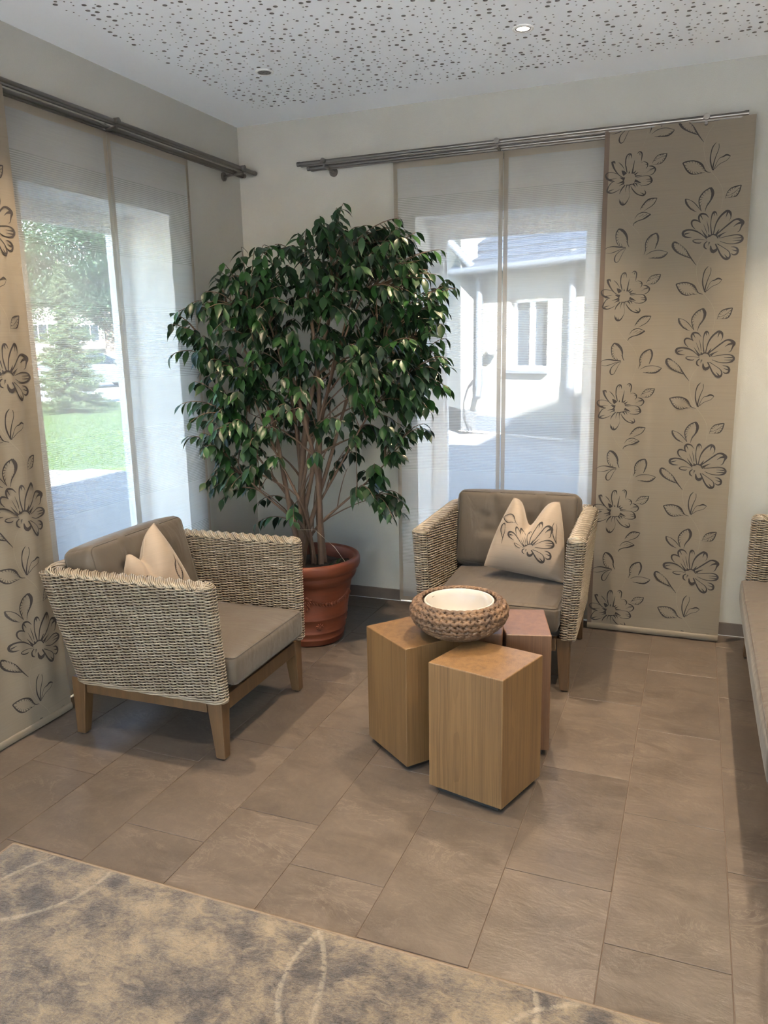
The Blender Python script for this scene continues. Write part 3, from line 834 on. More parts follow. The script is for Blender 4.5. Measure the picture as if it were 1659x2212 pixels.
MOTIF_B = [('f',[(-1698,14106,17),(-1948,14342,33),(-2211,14496,53),(-2500,14550,53),(-2714,14487,80),(-2735,14354,87),(-2610,14241,53),(-2353,14214,10)]),('f',[(-2665,14369,54),(-2429,14423,7)]),('f',[(-1679,14056,10),(-1998,14120,17),(-2220,14113,27),(-2300,14063,33),(-2181,13978,40),(-1989,13956,33),(-1928,13992,10)]),('f',[(-2010,14840,10),(-2141,14935,40),(-2318,14972,60),(-2398,14881,60),(-2357,14714,40),(-2215,14562,13)]),('f',[(-1701,14156,93),(-1822,14340,40),(-1961,14548,7)]),('f',[(-1676,15031,10),(-1811,15192,46),(-2001,15226,66),(-2096,15123,66),(-2080,14957,46),(-2011,14857,10)]),('f',[(-2029,15171,46),(-1923,14971,7)]),('f',[(-1746,14901,7),(-1663,14570,26),(-1635,14371,10)]),('f',[(-1880,14772,7),(-1769,14505,20),(-1694,14305,7)]),('f',[(-1609,14188,100),(-1640,14338,10)]),('f',[(-1496,14253,40),(-1567,14634,33),(-1572,14963,26),(-1524,15202,53),(-1441,15262,66),(-1358,15188,26),(-1329,15073,10)]),('f',[(-1469,15224,46),(-1445,15076,7)]),('f',[(-1440,14252,33),(-1368,14696,39),(-1231,14989,59),(-1063,15175,66),(-915,15260,79),(-786,15175,79),(-749,14979,26),(-824,14817,7)]),('f',[(-896,15210,59),(-958,14983,7)]),('f',[(-1330,14234,99),(-1206,14496,10)]),('f',[(-1286,14283,33),(-1021,14519,46),(-787,14712,52),(-581,14855,52),(-397,14848,79),(-241,14709,111),(-291,14547,52),(-363,14352,26),(-453,14314,7)]),('f',[(-311,14710,92),(-476,14664,46),(-622,14552,7)]),('f',[(-1216,14166,99),(-1098,14264,46),(-887,14360,7)]),('f',[(-1181,14100,13),(-874,14162,26),(-537,14200,33),(-305,14161,46),(-206,14022,79),(-277,13885,66),(-512,13822,33),(-823,13848,26),(-1141,13967,16)]),('f',[(-620,14060,7),(-267,14056,39)]),('f',[(-613,13951,7),(-260,13948,40)]),('f',[(-658,13698,10),(-470,13657,46),(-369,13530,73),(-402,13372,66),(-542,13340,40),(-640,13416,10)]),('f',[(-619,13565,7),(-413,13498,46)]),('f',[(-1322,13863,47),(-1208,13636,47),(-1066,13369,53),(-905,13202,73),(-755,13181,80),(-675,13300,53),(-738,13500,27),(-1000,13701,20),(-1244,13859,27)]),('f',[(-917,13385,7),(-782,13218,60)]),('f',[(-1522,13805,27),(-1489,13621,87),(-1389,13537,120),(-1274,13603,87),(-1248,13686,17)]),('f',[(-1676,14006,27),(-1790,13908,47),(-1780,13747,53),(-1672,13673,17)]),('f',[(-1573,13972,27),(-1594,13856,10)]),('f',[(-1632,13806,7),(-1611,13972,20)]),('f',[(-1611,14221,46),(-1473,14286,46),(-1314,14234,46),(-1228,14100,40)]),('l',[(-3131,19332,64),(-3153,19168,83),(-2999,18936,64),(-2739,18762,38),(-2484,18652,32),(-2326,18595,26)]),('l',[(-3131,19332,64),(-3037,19336,57),(-2860,19246,10),(-2763,19176,6),(-2565,18974,26),(-2427,18744,45),(-2292,18546,38),(-2090,18281,13)]),('l',[(-2917,17454,39),(-2731,17504,39),(-2481,17519,39),(-2258,17451,52),(-2101,17322,71),(-1992,17156,32),(-1891,17023,26),(-1717,16968,13)]),('l',[(-2917,17454,39),(-2776,17189,45),(-2608,17010,52),(-2416,16941,26),(-2167,16970,16),(-1951,16993,10)]),('f',[(-1645,17061,32),(-1755,17435,45),(-1759,17754,32),(-1691,18038,38),(-1563,18199,13)]),('f',[(-1452,18137,19),(-1439,17930,19),(-1555,17585,26),(-1623,17301,38),(-1645,17061,45)]),('f',[(-1613,17044,26),(-1426,17484,13),(-1248,17571,38),(-1100,17638,58),(-944,17573,26)]),('f',[(-944,17573,13),(-1085,17405,16),(-1352,17289,16),(-1556,17106,19)]),('l',[(-1042,15799,10),(-966,16055,19),(-824,16212,32),(-614,16269,45),(-419,16301,26)]),('l',[(-419,16301,39),(-478,16040,39),(-587,15866,39),(-737,15829,16),(-1013,15824,6)]),('f',[(-956,15893,6),(-689,16014,16),(-488,16200,6)]),('l',[(-1677,16324,39),(-1933,16183,39),(-2101,15960,39),(-2137,15765,33),(-2082,15534,33),(-2009,15351,10)]),('l',[(-1677,16314,78),(-1582,16139,105),(-1586,15944,85),(-1658,15751,46),(-1800,15526,33),(-1855,15298,10)]),('f',[(-2720,15906,20),(-2510,15841,16),(-2313,15704,26),(-2110,15469,20),(-2008,15341,7)]),('l',[(-2713,15899,46),(-2671,15714,66),(-2489,15478,46),(-2325,15375,26),(-2195,15313,7)]),('s',[(-1702,18955,13),(-1926,18621,16),(-2057,18247,19),(-2052,17896,19),(-1912,17378,19),(-1671,16982,19),(-1369,16584,19),(-1175,16191,19),(-1134,15801,19),(-1194,15283,13)])]
N_FLOWER_B = next(i for i, (k, p) in enumerate(MOTIF_B) if k == 'l')
fp = floral_panel('floral printed panel curtain beside the bench, right of the armchair', 1, True)
fp.location = (2.69, -0.122, 0); fp.scale = (1, -1, 1)
fp = floral_panel('floral printed panel curtain beside the wicker armchair by the lawn window', 2, True)
fp.location = (0.122, -1.80, 0); fp.rotation_euler = (0, 0, R(90)); fp.scale = (1, -1, 1)

# ------------------------------------------------------------------ wicker seats
def shell_params(half_top, half_bot, t):
    """Outline of the basket at height fraction t (0 bottom, 1 top)."""
    lerp = lambda a, b: a + (b - a) * t
    return dict(uf=lerp(0.362, 0.352), ub=lerp(-0.315, -0.415), vh=lerp(half_bot, half_top), th=lerp(0.060, 0.074))

def outline(P, nb, sub):
    """Closed loop of (u, v, nu, nv): outer face, front ends and inner face of the U-shaped basket."""
    uf, ub, vh, th = P['uf'], P['ub'], P['vh'], P['th']
    rc, ri, e = 0.060, 0.022, th / 2
    L = []
    def seg(n, a, b, nrm):
        for k in range(n * sub):
            f = k / (n * sub)
            L.append((a[0] + (b[0] - a[0]) * f, a[1] + (b[1] - a[1]) * f, nrm[0], nrm[1]))
    def arc(n, c, r, a0, a1, s=1):
        for k in range(n * sub):
            a = R(a0 + (a1 - a0) * k / (n * sub))
            L.append((c[0] + r * math.cos(a), c[1] + r * math.sin(a), s * math.cos(a), s * math.sin(a)))
    ff = uf - e
    seg(17, (ff, vh), (ub + rc, vh), (0, 1))
    arc(2, (ub + rc, vh - rc), rc, 90, 180)
    seg(nb, (ub, vh - rc), (ub, -vh + rc), (-1, 0))
    arc(2, (ub + rc, -vh + rc), rc, 180, 270)
    seg(17, (ub + rc, -vh), (ff, -vh), (0, -1))
    arc(3, (ff, -vh + e), e, -90, 90)
    seg(16, (ff, -vh + th), (ub + th + ri, -vh + th), (0, 1))
    arc(1, (ub + th + ri, -vh + th + ri), ri, 270, 180, -1)
    seg(nb - 2, (ub + th, -vh + th + ri), (ub + th, vh - th - ri), (1, 0))
    arc(1, (ub + th + ri, vh - th - ri), ri, 180, 90, -1)
    seg(16, (ub + th + ri, vh - th), (ff, vh - th), (0, -1))
    arc(3, (ff, vh - e), e, -90, 90)
    return np.array(L)

def woven_shell(name, half_top, half_bot, nb, z0=0.246, z1=0.678):
    sub = 4
    pitch = 0.0056
    rows = int((z1 - z0) / pitch)
    loops = []
    rg = np.random.default_rng(3)
    rad = 0.00265
    for j in range(rows):
        t = j / (rows - 1)
        o = outline(shell_params(half_top, half_bot, t), nb, sub)
        n = len(o)
        k = np.arange(n)
        ph = math.pi * (k / sub + j)
        cs = np.cos(ph); off = 0.0074 * np.sign(cs) * np.abs(cs) ** 0.75 - 0.004
        z = z0 + pitch * j + 0.0006 * np.sin(k * 0.05 + j) + rg.normal(0, 0.00025, n)
        c = np.stack([o[:, 0] + o[:, 2] * off, o[:, 1] + o[:, 3] * off, z], 1)
        ring = []
        for a in (0.4, 0.4 + PI / 2, 0.4 + PI, 0.4 + 1.5 * PI):
            ring.append(c + rad * (math.cos(a) * np.stack([o[:, 2], o[:, 3], np.zeros(n)], 1) + math.sin(a) * np.array([0, 0, 1.15])))
        loops.append(np.stack(ring, 1))
    A = np.concatenate(loops, 0)
    n = len(outline(shell_params(half_top, half_bot, 0), nb, sub))
    base = (np.arange(rows) * n)[:, None] + np.arange(n)[None, :]
    nxt = (np.arange(rows) * n)[:, None] + ((np.arange(n) + 1) % n)[None, :]
    quads = []
    for s in range(4):
        s2 = (s + 1) % 4
        quads.append(np.stack([base * 4 + s, nxt * 4 + s, nxt * 4 + s2, base * 4 + s2], -1).reshape(-1, 4))
    return np_mesh(name, A, np.concatenate(quads, 0), M['wicker'])

def shell_extras(half_top, half_bot, nb, z0=0.246, z1=0.678):
    ob = outline(shell_params(half_top, half_bot, 0), nb, 1)
    ot = outline(shell_params(half_top, half_bot, 1), nb, 1)
    stakes = MB()
    for a, b in zip(ob, ot):
        for d in (-0.003, 0.003):
            p0 = Vector((a[0] - a[2] * 0.004 - a[3] * d, a[1] - a[3] * 0.004 + a[2] * d, z0 - 0.004)); p1 = Vector((b[0] - b[2] * 0.004 - b[3] * d, b[1] - b[3] * 0.004 + b[2] * d, z1 + 0.004))
            stakes.tube([p0, p1], 0.0022, 4, caps=False)
    # braided rim over the top edge: strands cross from the outer to the inner face
    rim = MB()
    P = shell_params(half_top, half_bot, 1)
    uf, ub, vh, th = P['uf'], P['ub'], P['vh'], P['th']
    e = th / 2
    mid = []
    rc = 0.05
    def addseg(a, b, step=0.0082):
        n = max(1, int(math.dist(a, b) / step))
        for k in range(n): mid.append((a[0] + (b[0] - a[0]) * k / n, a[1] + (b[1] - a[1]) * k / n))
    m = vh - e; bx = ub + e
    addseg((uf - 0.02, m), (bx + rc, m))
    for k in range(5): a = R(90 + 90 * k / 5); mid.append((bx + rc + rc * math.cos(a), m - rc + rc * math.sin(a)))
    addseg((bx, m - rc), (bx, -m + rc))
    for k in range(5): a = R(180 + 90 * k / 5); mid.append((bx + rc + rc * math.cos(a), -m + rc + rc * math.sin(a)))
    addseg((bx + rc, -m), (uf - 0.02, -m)); mid.append((uf - 0.02, -m))
    N = len(mid)
    tang = [Vector((mid[min(i + 1, N - 1)][0] - mid[max(i - 1, 0)][0], mid[min(i + 1, N - 1)][1] - mid[max(i - 1, 0)][1], 0)).normalized() for i in range(N)]
    for i in range(N):
        for sgn in (1,):
            pts = []
            for q in range(6):
                f = q / 5
                jx = min(max(i + (f - 0.5) * 9.0 * sgn, 0), N - 1)
                j0 = int(jx); j1 = min(j0 + 1, N - 1); fr = jx - j0
                c = Vector((mid[j0][0] * (1 - fr) + mid[j1][0] * fr, mid[j0][1] * (1 - fr) + mid[j1][1] * fr, 0))
                nr = Vector((tang[j0].y, -tang[j0].x, 0))
                a = PI * (0.02 + 0.96 * f)
                lift = 0.0036 * math.sin(2 * PI * i / 5)
                pts.append(c + nr * (-math.cos(a) * (e - 0.001)) + Vector((0, 0, z1 - 0.006 + math.sin(a) * 0.018 + lift)))
            rim.tube(pts, 0.0034, 5)
    for sv in (1, -1):
        for q in range(5):
            a = R(10 + 17 * q); rr = (e - 0.002) * math.cos(a) + 0.001; zz = z1 - 0.004 + 0.017 * math.sin(a)
            rim.tube([(uf - e + rr * math.cos(t), sv * m + rr * math.sin(t), zz) for t in np.linspace(-PI / 2 - 0.3, PI / 2 + 0.3, 10)], 0.0032, 5)
    # plaited foot border along the outer lower edge
    foot = MB()
    obs = outline(shell_params(half_top, half_bot, 0), nb, 4)
    n_out = (17 + 2 + nb + 2 + 17 + 3) * 4
    for s in range(3):
        pts = []
        for k in range(0, n_out, 2):
            a = obs[k]; ph = k * 0.20 + s * 2 * PI / 3
            pts.append((a[0] + a[2] * (0.003 * math.cos(ph)), a[1] + a[3] * (0.003 * math.cos(ph)), z0 - 0.006 + 0.0055 * math.sin(ph)))
        foot.tube(pts, 0.0036, 5)
    # dark core added between the woven faces to block light in the gaps
    core = MB()
    t0, t1 = shell_params(half_top, half_bot, 0), shell_params(half_top, half_bot, 1)
    def ring(P, z):
        i = P['th'] * 0.40
        uf, ub, vh, th = P['uf'], P['ub'], P['vh'], P['th']
        return [(uf - i, vh - i, z), (ub + i, vh - i, z), (ub + i, -vh + i, z), (uf - i, -vh + i, z), (uf - i, -vh + th - i, z), (ub + th - i, -vh + th - i, z), (ub + th - i, vh - th + i, z), (uf - i, vh - th + i, z)]
    a, b = ring(t0, z0), ring(t1, z1 - 0.012)
    core.add(a + b, [(i, (i + 1) % 8, 8 + (i + 1) % 8, 8 + i) for i in range(8)] + [(0, 7, 6, 1), (1, 6, 5, 2), (2, 5, 4, 3), (8, 9, 14, 15), (9, 10, 13, 14), (10, 11, 12, 13)])
    return stakes, rim, foot, core

def puffy(name, sx, sy, sz, mat, parent, loc, rot=(0, 0, 0), crown=0.02, r=0.035, dents=(), wrinkle=0.0, seed=0, n=26, power=5.0, side_bulge=0.008, piping=True, lift=None):
    """Box cushion with softly crowned faces; centre at origin, sx by sy plan, sz thick."""
    N = n
    lin = np.linspace(-1, 1, N + 1)
    verts = {}; V = []; F = []
    rg = np.random.default_rng(seed)
    phs = rg.uniform(0, 6.28, 8)
    def shape(p):
        p = np.array(p)
        half = np.array([sx, sy, sz]) / 2
        q = p * half
        core = np.clip(q, -(half - r), half - r)
        d = q - core
        L = np.linalg.norm(d)
        if L > 1e-9: q = core + d / L * r if np.count_nonzero(np.abs(d) > 1e-9) > 1 else q
        a, b = p[0], p[1]
        if abs(p[2]) > 0.999:
            c = (1 - abs(a) ** 2.6) * (1 - abs(b) ** 2.6)
            z = crown * c
            for (dx, dy, dep, rad) in dents:
                rr = math.hypot(q[0] - dx, q[1] - dy)
                z -= dep * math.exp(-(rr / rad) ** 2)
            if wrinkle: z += wrinkle * (math.sin(q[0] * 31 + phs[0] + 3 * math.sin(q[1] * 9 + phs[1])) * 0.5 + math.sin(q[1] * 27 + phs[2] + q[0] * 12) * 0.5) * c
            q[2] += math.copysign(z, p[2]) 
        else:
            g = (1 - (p[2]) ** 2)
            if abs(a) > 0.999: q[0] += math.copysign(side_bulge * g * (1 - b ** 4), a)
            if abs(b) > 0.999: q[1] += math.copysign(side_bulge * g * (1 - a ** 4), b)
        if lift: q[2] += lift(q[0], q[1])
        return tuple(q)
    def vid(p):
        k = tuple(np.round(p, 6))
        if k not in verts:
            verts[k] = len(V); V.append(shape(p))
        return verts[k]
    # denser sampling near edges
    s = np.sign(lin) * (1 - (1 - np.abs(lin)) ** 1.5)
    tz = np.array([-1, -0.9, -0.65, -0.3, 0, 0.3, 0.65, 0.9, 1.0])
    for z in (-1, 1):
        for i in range(N):
            for j in range(N):
                q = [vid((s[i], s[j], z)), vid((s[i + 1], s[j], z)), vid((s[i + 1], s[j + 1], z)), vid((s[i], s[j + 1], z))]
                F.append(tuple(q if z > 0 else q[::-1]))
    for i in range(N):
        for k in range(len(tz) - 1):
            for sg in (-1, 1):
                q = [vid((s[i], sg, tz[k])), vid((s[i + 1], sg, tz[k])), vid((s[i + 1], sg, tz[k + 1])), vid((s[i], sg, tz[k + 1]))]
                F.append(tuple(q if sg < 0 else q[::-1]))
                q = [vid((sg, s[i], tz[k])), vid((sg, s[i + 1], tz[k])), vid((sg, s[i + 1], tz[k + 1])), vid((sg, s[i], tz[k + 1]))]
                F.append(tuple(q if sg > 0 else q[::-1]))
    me = bpy.data.meshes.new(name); me.from_pydata(V, [], F); me.materials.append(mat)
    me.polygons.foreach_set('use_smooth', [True] * len(F)); me.update()
    o = link_mesh(name, me, parent, loc, rot)
    if piping:
        mb = MB(); hx, hy, hz = sx / 2 - r * 0.28, sy / 2 - r * 0.28, sz / 2 - r * 0.28
        K = 16
        for z in (hz, -hz):
            loop = []
            q = r * 0.85
            for cx, cy, a0 in ((hx - q, -hy + q, 270), (hx - q, hy - q, 0), (-hx + q, hy - q, 90), (-hx + q, -hy + q, 180)):
                for k in range(5):
                    a = R(a0 + 90 * k / 4); loop.append((cx + q * math.cos(a), cy + q * math.sin(a), z))
            loop.append(loop[0])
            mb.tube(loop, 0.0028, 5)
        mb.build('piping', M['piping'], o, smooth=179)
    return o

def leg_mesh(su, sv, z1=0.245):
    """Tapered leg, outer faces upright; (su, sv) point to the outside."""
    mb = MB()
    def rect(tu, tv, z):
        a = [(0, 0), (-su * tu, 0), (-su * tu, -sv * tv), (0, -sv * tv)]
        if su * sv < 0: a = a[::-1]
        return [(x, y, z) for x, y in a]
    mb.hexa(rect(0.038, 0.038, 0.006), rect(0.066, 0.058, z1))
    return mb

def make_seat(name, half_top, half_bot, nb, foot_half, cush_n, loc, rz):
    root = empty(name, loc, rz)
    key = (half_top, nb)
    sh = link_mesh('woven_shell', woven_shell('woven_shell', half_top, half_bot, nb), root); tag(sh, kind='stuff')
    st, rim, foot, core = shell_extras(half_top, half_bot, nb)
    for mb, nm, mt in ((st, 'stake', 'wicker'), (rim, 'braided_rim', 'wicker'), (foot, 'plaited_border', 'wicker'), (core, 'gap_shade_core', 'wicker_core')):
        o = mb.build({'stake': 'stakes'}.get(nm, nm), M[mt], root, smooth=179 if nm != 'gap_shade_core' else None)
        if nm != 'gap_shade_core': tag(o, kind='stuff')
    U0, U1 = -0.335, 0.345
    for su, u in ((1, U1), (-1, U0)):
        for sv in (1, -1):
            lg = leg_mesh(su, sv).build('leg', M['teak'], root, bevel=0.003, loc=(u, sv * foot_half, 0))
            mb = MB(); mb.tube([(-su * 0.019, -sv * 0.019, 0.0), (-su * 0.019, -sv * 0.019, 0.007)], 0.014, 12); mb.build('foot_glide', M['black'], lg)
    for nm, a, b in (('front_rail', (U1 - 0.030, -foot_half + 0.058, 0.184), (U1 - 0.003, foot_half - 0.058, 0.243)), ('rear_rail', (U0 + 0.003, -foot_half + 0.058, 0.184), (U0 + 0.030, foot_half - 0.058, 0.243)),
                     ('side_rail', (U0 + 0.066, foot_half - 0.030, 0.184), (U1 - 0.066, foot_half - 0.003, 0.243)), ('side_rail', (U0 + 0.066, -foot_half + 0.003, 0.184), (U1 - 0.066, -foot_half + 0.030, 0.243))):
        mb = MB(); mb.box(a, b); mb.build(nm, M['teak'], root, bevel=0.002)
    mb = MB(); mb.box((U0 + 0.03, -foot_half + 0.03, 0.247), (U1 - 0.03, foot_half - 0.03, 0.276)); mb.build('seat_board', M['black'], root)
    inner = half_bot - 0.064
    wseat = 2 * inner / cush_n
    for c in range(cush_n):
        vc = -inner + wseat * (c + 0.5)
        if c == 0: puffy('seat_cushion', 0.645, 2 * inner - 0.004, 0.112, M['cushion'], root, (0.062, 0, 0.337), crown=0.018, r=0.02, wrinkle=0.0012, seed=3 + c, side_bulge=0.006)
        wb = wseat + 0.035 - (0.03 if cush_n > 1 else 0)
        dn = [(-0.02, -0.115, 0.036, 0.050), (-0.02, 0.115, 0.036, 0.050)]
        dn += [(x, s * (0.115 - 0.02 * (i % 3) / 3), 0.007, 0.017) for i, x in enumerate(np.arange(-0.06, -0.185, -0.012)) for s in (-1, 1)]
        dn += [(-0.02 + d * math.sin(a), s * 0.115 + d * math.cos(a), 0.004, 0.014) for a in (0.5, 2.5, 3.9, 5.4) for d in (0.05, 0.065, 0.08) for s in (-1, 1)]
        tilt = R(-90 - 14)
        bk = puffy('back_cushion', 0.375, wb, 0.150, M['cushion'], root, (-0.235, vc, 0.575), (0, R(76), 0), crown=0.026, r=0.03, dents=dn, wrinkle=0.003, seed=9 + c, n=40, side_bulge=0.012)
        for s in (-1, 1):
            mb = MB(); mb.lathe([(0.0005, 0.008), (0.008, 0.0072), (0.0135, 0.003), (0.0145, -0.003), (0.012, -0.006)], 18)
            mb.build('button', M['cushion'], bk, smooth=70, loc=(-0.02, s * 0.115, 0.150 / 2 - 0.004))
    return root

chair1 = make_seat('wicker_armchair', 0.378, 0.345, 16, 0.327, 1, (0.625, -1.625, 0), R(1.2))
tag(chair1, 'wicker armchair with taupe cushions in front of the lawn window', 'armchair', 'wicker armchairs with taupe cushions')
chair2 = copy_tree(chair1)
chair2.location = (1.735, -0.615, 0); chair2.rotation_euler = (0, 0, R(-87.7))
tag(chair2, 'wicker armchair with tufted back facing the camera, behind the wooden stools', 'armchair', 'wicker armchairs with taupe cushions')
sofa = make_seat('wicker_bench', 0.93, 0.90, 44, 0.88, 2, (3.145, -1.14, 0), R(180))
tag(sofa, 'long wicker bench with taupe seat cushions cut off by the picture edge', 'bench')

# ------------------------------------------------------------------ scatter pillows
def pillow(name, label, corners, notch, thick, frame, motifs):
    """corners: BL, BR, TL, TR in pillow plane (x, z); frame: 4x4 matrix; front = local +y... towards the sitter."""
    BL, BR, TL, TR = [np.array(c, float) for c in corners]
    def plane(u, v):
        bu = (u + 1) / 2; bv = (v + 1) / 2
        bot = BL + (BR - BL) * bu; top = TL + (TR - TL) * bu
        p = bot + (top - bot) * bv
        p[1] -= notch[1] * math.exp(-((u - notch[0]) / 0.42) ** 2) * bv ** 1.4 * (1 - 0.15 * abs(u))
        # seams pull in between the corners
        p[0] -= math.copysign(0.030 * (1 - v * v) * abs(u) ** 3 * -1.0, u) * -1.0 * 0.4
        p[0] = -p[0]
        return p
    def surf(u, v, side=1, eps=0.0):
        u = min(max(u, -1), 1); v = min(max(v, -1), 1)
        p = plane(u, v)
        t = thick * (max(0, 1 - abs(u) ** 2.6) ** 0.62) * (max(0, 1 - abs(v) ** 2.6) ** 0.62)
        crease = math.exp(-((u - notch[0] + 0.22 * (1 - v)) / 0.16) ** 2) * max(0, v) ** 1.2
        if side > 0: t *= 1 - 0.62 * crease
        t += 0.003 * math.sin(u * 9 + v * 5) * (1 - abs(u)) * (1 - abs(v))
        return (p[0], side * (t + eps), p[1])
    n = 34
    root = empty(name); root.matrix_world = frame
    tag(root, label, 'pillow', 'floral scatter pillows')
    mb = MB()
    g = [math.sin(x * PI / 2) for x in np.linspace(-1, 1, n + 1)]
    for side in (1, -1):
        vs = [surf(g[i], g[j], side) for j in range(n + 1) for i in range(n + 1)]
        fs = [(j * (n + 1) + i, j * (n + 1) + i + 1, (j + 1) * (n + 1) + i + 1, (j + 1) * (n + 1) + i) for j in range(n) for i in range(n)]
        mb.add(vs, fs if side < 0 else [f[::-1] for f in fs])
    me = mb.mesh('cover', M['pillow'])
    bm = bmesh.new(); bm.from_mesh(me); bmesh.ops.remove_doubles(bm, verts=bm.verts, dist=0.0002); bmesh.ops.recalc_face_normals(bm, faces=bm.faces); bm.to_mesh(me); bm.free()
    me.polygons.foreach_set('use_smooth', [True] * len(me.polygons))
    link_mesh('cover', me, root)
    mb = MB()
    edge = [(g[i], -1) for i in range(n)] + [(1, g[i]) for i in range(n)] + [(g[n - i], 1) for i in range(n)] + [(-1, g[n - i]) for i in range(n + 1)]
    mb.tube([surf(u, v) for u, v in edge], 0.0022, 5); mb.build('seam', M['pillow'], root, smooth=60)
    for mot, org, sc, (cu, cv), rot in motifs:
        c, s = math.cos(rot), math.sin(rot)
        def sf(x, z):
            return surf(cu + (x * c - z * s) / 0.185, cv + (x * s + z * c) / 0.175, 1, 0.0016)
        q = motif_mesh(mot, 'f', sf, 0.0, sc, org, step=0.006)
        q.build('flower_print', M['print'], root)
    return root

def split_motif(mot, keep):
    return [(k, p) for k, p in mot if keep(np.mean([q[0] for q in p]) / 1e4, np.mean([q[1] for q in p]) / 1e4)]
FLOWER_B = [(k, p) for i, (k, p) in enumerate(MOTIF_B) if i < N_FLOWER_B]
LEAVES_B = [(k, p) for i, (k, p) in enumerate(MOTIF_B) if i >= N_FLOWER_B and k != 's']
cB = (-0.1425, 1.409)

def frame_mat(origin, face_dir, lean, roll):
    """Pillow frame: local y faces face_dir (horizontal angle), leaned back and rolled in its own plane."""
    return Matrix.Translation(origin) @ Matrix.Rotation(face_dir - PI / 2, 4, 'Z') @ Matrix.Rotation(lean, 4, 'X') @ Matrix.Rotation(roll, 4, 'Y')
pillow('scatter_pillow', 'beige pillow with large flower print on the armchair behind the stools',
       ((-0.185, 0.0), (0.185, 0.0), (-0.118, 0.345), (0.095, 0.365)), (-0.05, 0.125), 0.085,
       frame_mat((1.815, -0.675, 0.437), R(-84), R(22), R(-9)),
       [(FLOWER_B, cB, 0.98, (0.10, -0.14), R(4)), (LEAVES_B[:2], (-0.20, 1.86), 0.7, (-0.62, -0.25), R(-30)), (LEAVES_B[2:4], (-0.185, 1.755), 0.8, (-0.55, 0.62), R(20)), (LEAVES_B[4:6], (-0.14, 1.8), 0.8, (0.85, 0.35), R(10))])
pillow('scatter_pillow', 'beige pillow with leaf print on the armchair by the lawn window, behind its near arm',
       ((-0.185, 0.0), (0.19, 0.0), (-0.115, 0.290), (0.045, 0.395)), (-0.25, 0.075), 0.080,
       frame_mat((0.580, -1.705, 0.425), R(-14), R(18), R(-3)),
       [(LEAVES_B[2:4], (-0.185, 1.755), 0.8, (0.40, 0.25), R(95)), (LEAVES_B[:2], (-0.20, 1.86), 0.7, (-0.30, -0.1), R(-30))])

# ------------------------------------------------------------------ oak block stools
def stool(name, label, poly, mat, base_in=0.022):
    cx = sum(p[0] for p in poly) / len(poly); cy = sum(p[1] for p in poly) / len(poly)
    root = empty(name, (cx, cy, 0)); tag(root, label, 'stool', 'oak block stools')
    P = [(x - cx, y - cy) for x, y in poly]
    mb = MB(); mb.prism(P, 0.022, 0.470); o = mb.build('block', mat, root, bevel=0.0035)
    mb = MB(); mb.prism([(x * (1 - base_in / 0.135), y * (1 - base_in / 0.135)) for x, y in P], 0.0, 0.023); mb.build('plinth', M['black'], root)
    return root
stool('block_stool', 'square oak block stool on the side of the terracotta pot, partly under the bowl', [(1.420, -1.624), (1.638, -1.794), (1.803, -1.583), (1.585, -1.413)], M['oak_knot'])
stool('block_stool', 'square oak block stool closest to the rug, in front of the bowl', [(1.746, -1.872), (2.012, -1.936), (2.092, -1.690), (1.826, -1.622)], M['oak'])
# the reddish one has a split running in from its front face
R0, R1, R2, R3 = np.array((1.836, -1.570)), np.array((2.090, -1.508)), np.array((2.013, -1.237)), np.array((1.762, -1.300))
e = (R1 - R0); inn = (R3 - R0)
stool('block_stool', 'reddish oak block stool with a split, nearest the armchair behind the bowl',
      [tuple(R0), tuple(R0 + e * 0.33), tuple(R0 + e * 0.355 + inn * 0.24), tuple(R0 + e * 0.385), tuple(R1), tuple(R2), tuple(R3)], M['oak_red'])

